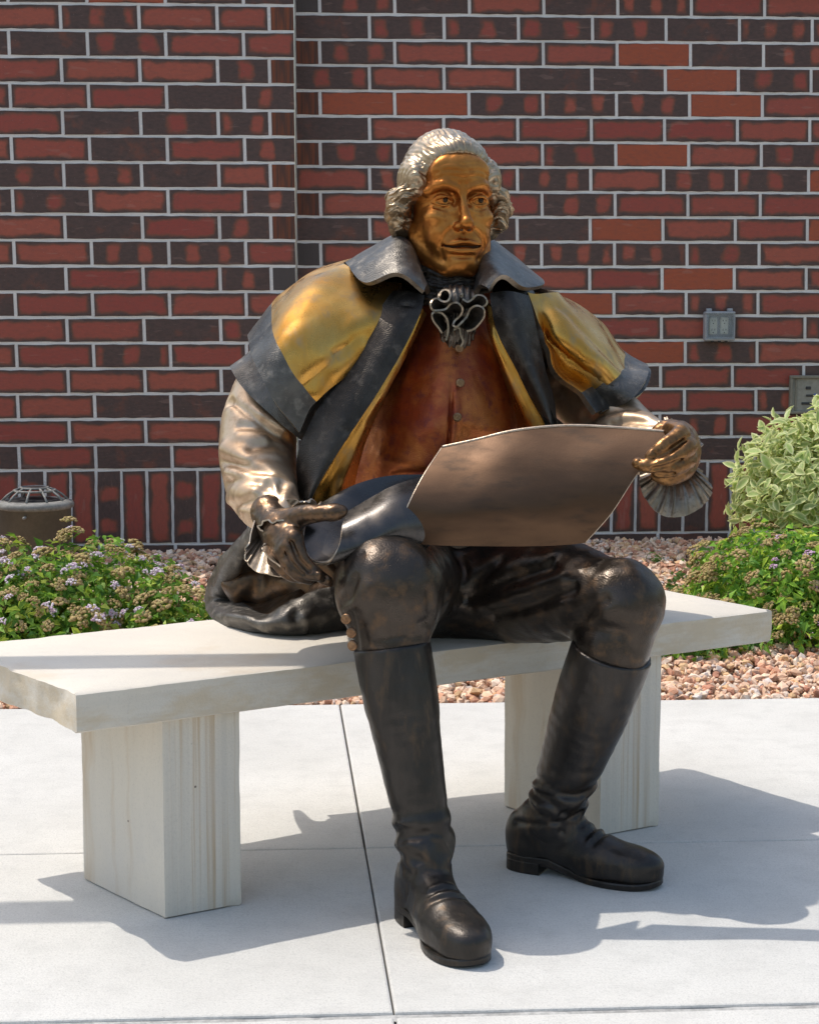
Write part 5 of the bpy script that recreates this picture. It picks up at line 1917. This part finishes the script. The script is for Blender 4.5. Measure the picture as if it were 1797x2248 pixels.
MB().box((x0 + pw / 2, YR - 0.006, zc), (pw - 0.022, 0.012, hh - 0.022), 0.001).build('cover', M_BEI2, plate)
MB().box((x0 + 0.028, YR - 0.0135, zc), (0.010, 0.004, hh - 0.03), 0.001).build('seam_strip', M_BEI, plate)
for (dx, dz, w_, h_, m_) in ((0.080, 0.028, 0.022, 0.012, M_DARK), (0.088, -0.004, 0.034, 0.009, M_DARK), (0.075, -0.037, 0.045, 0.010, M_DARK), (0.112, -0.006, 0.016, 0.02, mat_plain('blue_plug', (0.10, 0.16, 0.42), 0.4, 0, 0.1, 60, 0, 0.5))):
    MB().box((x0 + dx, YR - 0.0135, zc + dz), (w_, 0.005, h_), 0.0012).build('port', m_, plate)
tag(plate, 'beige access panel on the brick wall behind the variegated shrub', 'wall panel')

# overhead rail, out of the picture: the straight shadow across the bench end and paving is its shadow
def shadow_src(y_ground, z):
    return y_ground + SUN.y / SUN.z * z


zr = 2.25
M_STEEL = mat_plain('painted_steel', (0.22, 0.22, 0.22), 0.45, 0.2, 0.1, 60, 0.1, 0.5)
yr_ = 0.5 * (3.633 + (3.775 - SUN.y / SUN.z * 0.475)) + 0.01 + SUN.y / SUN.z * zr
rail = empty('overhead_rail', (-5.2, yr_, 0))
MB().box((-2.98, yr_, zr), (5.36, 0.125, 0.05), 0.006).build('beam', M_STEEL, rail)
for px in (-5.6, -4.2):
    MB().box((px, yr_, (zr - 0.028) / 2 - 0.005), (0.09, 0.083, zr - 0.02), 0.006).build('post', M_STEEL, rail)
tag(rail, 'overhead steel rail whose straight shadow crosses the bench end and paving', 'rail')

# ------------------------------------------------------------------ shrubs
def leaf_cloud(pts, nrm, L, Wd, cols, r, fold=0.25, curl=0.3):
    """pointed folded leaves (6 verts, 4 tris) at pts, facing about nrm"""
    n = len(pts)
    nrm = nrm / (np.linalg.norm(nrm, axis=1)[:, None] + 1e-9)
    t = r.normal(size=(n, 3))
    t -= nrm * np.sum(t * nrm, 1)[:, None]
    t /= np.linalg.norm(t, axis=1)[:, None] + 1e-9
    b = np.cross(nrm, t)
    L, Wd = L[:, None], Wd[:, None]
    base = pts
    mid = pts + t * L * 0.45
    tip = pts + t * L - nrm * L * curl
    up = nrm * Wd * fold
    V = np.stack([base, mid - up * 0.6, tip, mid + b * Wd * 0.5 + up, mid - b * Wd * 0.5 + up], 1)
    F0 = np.array([(0, 3, 1), (1, 3, 2), (0, 1, 4), (1, 2, 4)])
    F = F0[None] + (np.arange(n) * 5)[:, None, None]
    return V.reshape(-1, 3), F.reshape(-1, 3), cols


def mound_points(n, c, rad, r, shell=0.45, lump=0.18, seed=0, zmin=0.0):
    d = r.normal(size=(n, 3))
    d[:, 2] = np.abs(d[:, 2]) * 0.9 - 0.1
    d /= np.linalg.norm(d, axis=1)[:, None]
    lum = 1 + lump * vnoise(d * 3.1 + seed) + lump * 0.8 * vnoise(d * 7 + seed * 2)
    rr = (1 - shell * r.random(n) ** 1.6) * lum
    p = np.array(c) + d * rr[:, None] * np.array(rad)
    return p, d, rr


def flower_mesh(name, R_, n, seed, cols):
    """flat-topped cluster of many tiny florets"""
    r = np.random.default_rng(seed)
    V, F, C_ = [], [], []
    for i in range(n):
        a, q = r.uniform(0, 2 * math.pi), R_ * math.sqrt(r.random())
        z = 0.45 * R_ * (1 - (q / R_) ** 2) + r.uniform(-0.1, 0.1) * R_
        s = R_ * r.uniform(0.17, 0.30)
        b = len(V)
        v = ICV * s * (1 + r.uniform(-.25, .25, (12, 1))) * np.array([1, 1, 0.7]) + np.array([q * math.cos(a), q * math.sin(a), z])
        V += v.tolist()
        F += (ICF + b).tolist()
        col = np.array(cols[r.integers(len(cols))]) * r.uniform(0.8, 1.15)
        C_ += [col] * 12
    me_o = mesh_obj(name, V, F, M_PETAL, None, True)
    set_tint(me_o, np.array(C_))
    me = me_o.data
    bpy.data.objects.remove(me_o)
    return me


PINK = [flower_mesh('flower_cluster', 0.019, 22, s, [(0.62, 0.50, 0.58), (0.70, 0.60, 0.64), (0.60, 0.42, 0.54), (0.72, 0.66, 0.66)]) for s in range(3)]
PINK2 = [flower_mesh('flower_cluster', 0.016, 20, s + 9, [(0.66, 0.38, 0.56), (0.70, 0.50, 0.62)]) for s in range(2)]
TAN = [flower_mesh('seed_head', 0.026, 30, s + 20, [(0.46, 0.33, 0.15), (0.54, 0.40, 0.20), (0.37, 0.26, 0.11), (0.44, 0.37, 0.14)]) for s in range(3)]


def spirea(name, label, c, rad, nleaf, npink, ntan, seed, pink=PINK, dark=1.0, extra=None):
    r = np.random.default_rng(seed)
    root = empty(name, (c[0], c[1], bed_z(c[0], c[1])))
    tag(root, label, 'shrub', 'flowering shrubs in the gravel bed')
    p, d, rr = mound_points(nleaf, c, rad, r, 0.5, 0.16, seed)
    keep = p[:, 2] > bed_z(p[:, 0], p[:, 1]) + 0.004
    p, d = p[keep], d[keep]
    n = len(p)
    nr = d + r.normal(size=(n, 3)) * 0.55 + np.array([0, 0, 0.35])
    L = r.uniform(0.024, 0.046, n)
    pal = np.array([(0.16, 0.31, 0.04), (0.25, 0.43, 0.055), (0.09, 0.21, 0.03), (0.42, 0.54, 0.07), (0.34, 0.40, 0.07)]) * dark
    ci = pal[r.choice(5, n, p=[.3, .26, .2, .13, .11])] * r.uniform(0.75, 1.25, (n, 1))
    V, F, _ = leaf_cloud(p, nr, L, L * r.uniform(0.42, 0.6, n), None, r)
    fo = mesh_obj('foliage', V, F, M_LEAF, root, False)
    set_tint(fo, np.repeat(ci, 5, 0))
    # stems
    sb = MB()
    b0 = np.array([c[0], c[1], bed_z(c[0], c[1]) - 0.01])
    for q in range(26):
        e = p[r.integers(n)]
        m_ = b0 * 0.5 + e * 0.5 + np.array([0, 0, 0.03])
        sb.tube([b0 + r.normal(size=3) * [0.04, 0.04, 0], m_, e], [0.004, 0.003, 0.0015], 5)
    sb.build('stems', M_STEM, root, True)
    # flower heads sit on the outside of the mound
    for me_list, cnt, nm in ((pink, npink, 'flower_cluster'), (TAN, ntan, 'seed_head')):
        q, dd, _ = mound_points(cnt * 3, c, np.array(rad) * 1.02, r, 0.06, 0.16, seed)
        ok = (q[:, 2] > bed_z(q[:, 0], q[:, 1]) + 0.03) & (dd[:, 1] < 0.45)
        q, dd = q[ok][:cnt], dd[ok][:cnt]
        for i in range(len(q)):
            up = Vector(dd[i] * 0.6 + np.array([0, -0.1, 0.6]) + r.normal(size=3) * 0.2).normalized()
            s = r.uniform(0.6, 1.15)
            M = Matrix.Translation(Vector(q[i])) @ up.to_track_quat('Z', 'Y').to_matrix().to_4x4() @ Matrix.Rotation(r.uniform(0, 6.28), 4, 'Z') @ Matrix.Scale(s, 4)
            inst(random.choice(me_list), nm, M, root)
    if extra:
        for (q, kind, s) in extra:
            inst(random.choice(TAN if kind == 't' else pink), 'seed_head' if kind == 't' else 'flower_cluster', Matrix.Translation(Vector(q)) @ Matrix.Scale(s, 4), root)
    return root


M_STEM = mat_plain('stem', (0.12, 0.075, 0.04), 0.8, 0, 0.2, 60, 0.2, 0.3)
c1 = P(150, 1300, 6.15)
spr = P(146, 1105, 6.25)
spirea('spirea_shrub', 'low spirea with pale lilac flowers left of the statue, beside the round ground light', (c1[0] - 0.02, 6.2, 0.06), (0.40, 0.38, 0.325), 4300, 75, 120, 5,
       extra=[(P(146, 1096, 6.25), 't', 0.95), (P(150, 1112, 6.22), 'p', 0.8), (P(140, 1120, 6.2), 't', 0.8), (P(282, 1155, 6.3), 't', 1.1), (P(290, 1165, 6.32), 't', 0.9)])
c2 = P(-60, 1300, 6.0)
spirea('spirea_shrub', 'spirea clump cut by the left edge of the picture in front of the ground light', (c2[0] - 0.05, 6.3, 0.05), (0.34, 0.36, 0.33), 2600, 30, 60, 6)
c3 = P(385, 1290, 6.0)
spirea('spirea_shrub', 'small straggling spirea plant next to the coat tail of the statue', (c3[0] - 0.03, 6.02, 0.03), (0.19, 0.22, 0.27), 1300, 22, 26, 7)
c4 = P(1640, 1300, 6.35)
spirea('spirea_shrub', 'broad bright green spirea with few pink flowers behind the right end of the bench', (c4[0] + 0.05, 6.42, 0.07), (0.36, 0.42, 0.31), 5200, 13, 120, 8, pink=PINK2, dark=1.25)
c5 = P(1800, 1300, 6.2)
spirea('spirea_shrub', 'spirea cut by the right edge of the picture under the variegated shrub', (c5[0] + 0.02, 6.3, 0.06), (0.30, 0.40, 0.33), 3200, 14, 60, 9, pink=PINK2, dark=1.2)
c6 = P(1440, 1365, 5.95)
spirea('spirea_shrub', 'low green spirea edge showing beneath the right end of the bench', (c6[0] + 0.02, 6.10, 0.02), (0.24, 0.16, 0.13), 1100, 3, 20, 12, pink=PINK2, dark=1.1)

# variegated shrub: green leaves with cream margins
def variegated(c, rad, n, seed):
    r = np.random.default_rng(seed)
    root = empty('variegated_shrub', (c[0], c[1], bed_z(c[0], c[1])))
    tag(root, 'cream and green variegated shrub against the brick wall at the right', 'shrub')
    p, d, rr = mound_points(n, c, rad, r, 0.45, 0.14, seed)
    keep = p[:, 2] > bed_z(p[:, 0], p[:, 1]) + 0.02
    p, d = p[keep], d[keep]
    n = len(p)
    nr = d + r.normal(size=(n, 3)) * 0.6 + np.array([0, -0.1, 0.3])
    nr /= np.linalg.norm(nr, axis=1)[:, None]
    t = d * 0.8 + r.normal(size=(n, 3)) * 0.6 + np.array([0, 0, 0.25])
    t -= nr * np.sum(t * nr, 1)[:, None]
    t /= np.linalg.norm(t, axis=1)[:, None]
    b = np.cross(nr, t)
    L = r.uniform(0.042, 0.074, (n, 1))
    Wd = L * r.uniform(0.36, 0.5, (n, 1))
    curl = r.uniform(0.05, 0.45, (n, 1))
    V = []
    prof = [(0, 0.0), (0.25, 0.75), (0.5, 1.0), (0.75, 0.72), (1.0, 0.0)]
    for (u, w) in prof:
        mid = p + t * L * u - nr * L * curl * u * u
        for s, wid in ((-1, 1.0), (-1, 0.5), (0, 0), (1, 0.5), (1, 1.0)):
            V.append(mid + b * Wd * 0.5 * w * s * wid + nr * Wd * 0.22 * w * (abs(s) * wid))
    V = np.stack(V, 1)
    F0 = [(i * 5 + j, i * 5 + j + 1, i * 5 + j + 6, i * 5 + j + 5) for i in range(4) for j in range(4)]
    F = np.array(F0)[None] + (np.arange(n) * 25)[:, None, None]
    crm = np.array([0.95, 0.93, 0.47]) * r.uniform(0.85, 1.1, (n, 1)) + r.uniform(0, 0.10, (n, 1)) * np.array([[0.3, 0.3, 1.0]])
    grn = np.array([0.24, 0.38, 0.08]) * r.uniform(0.7, 1.3, (n, 1))
    c_ = np.empty((n, 25, 3))
    for i in range(5):
        for j in range(5):
            k_ = {0: 0, 1: 0.75, 2: 1.0, 3: 0.75, 4: 0}[j] * (1 if 0 < i < 4 else 0.3)
            c_[:, i * 5 + j] = crm * (1 - k_ * 0.85) + grn * k_ * 0.85
    fo = mesh_obj('foliage', V.reshape(-1, 3), F.reshape(-1, 4), M_LEAF, root, True)
    set_tint(fo, c_.reshape(-1, 3))
    sb = MB()
    b0 = np.array([c[0], c[1], bed_z(c[0], c[1]) - 0.01])
    for q in range(24):
        e = p[r.integers(n)]
        sb.tube([b0 + r.normal(size=3) * [0.04, 0.04, 0], b0 * 0.4 + e * 0.6 + [0, 0, 0.04], e], [0.006, 0.004, 0.002], 5)
    sb.build('stems', mat_plain('red_stem', (0.22, 0.07, 0.05), 0.7, 0, 0.2, 60, 0.1, 0.4), root, True)


c7 = P(1745, 1020, 7.0)
variegated((c7[0] + 0.01, 7.05, 0.37), (0.345, 0.32, 0.42), 3600, 4)

# seedlings in the gravel
for i, (fx, fy, s) in enumerate([(1455, 1195, 0.05), (1430, 1215, 0.04), (1475, 1215, 0.045), (1380, 1180, 0.04), (1415, 1240, 0.05), (1500, 1240, 0.05), (355, 1200, 0.05), (400, 1235, 0.05)]):
    r = np.random.default_rng(50 + i)
    q = None
    for Y_ in np.linspace(5.6, 7.6, 60):
        w_ = P(fx, fy, Y_)
        if w_[2] <= bed_z(w_[0], Y_) + 0.02:
            q = w_
            break
    if q is None:
        q = P(fx, fy, 6.6)
    n = 22
    d = r.normal(size=(n, 3)) * [1, 1, 0.6] + [0, 0, 0.9]
    d /= np.linalg.norm(d, axis=1)[:, None]
    V, F, _ = leaf_cloud(q + d * s * r.random((n, 1)), d + r.normal(size=(n, 3)) * 0.4, r.uniform(0.018, 0.03, n), r.uniform(0.008, 0.014, n), None, r)
    ob = mesh_obj('seedling', V, F, M_LEAF, None, False)
    set_tint(ob, np.repeat(np.array([(0.12, 0.22, 0.05)]) * r.uniform(0.7, 1.3, (n, 1)), 5, 0))
    tag(ob, 'tiny green weed seedling growing between the gravel stones', 'weed', 'weed seedlings in the gravel')
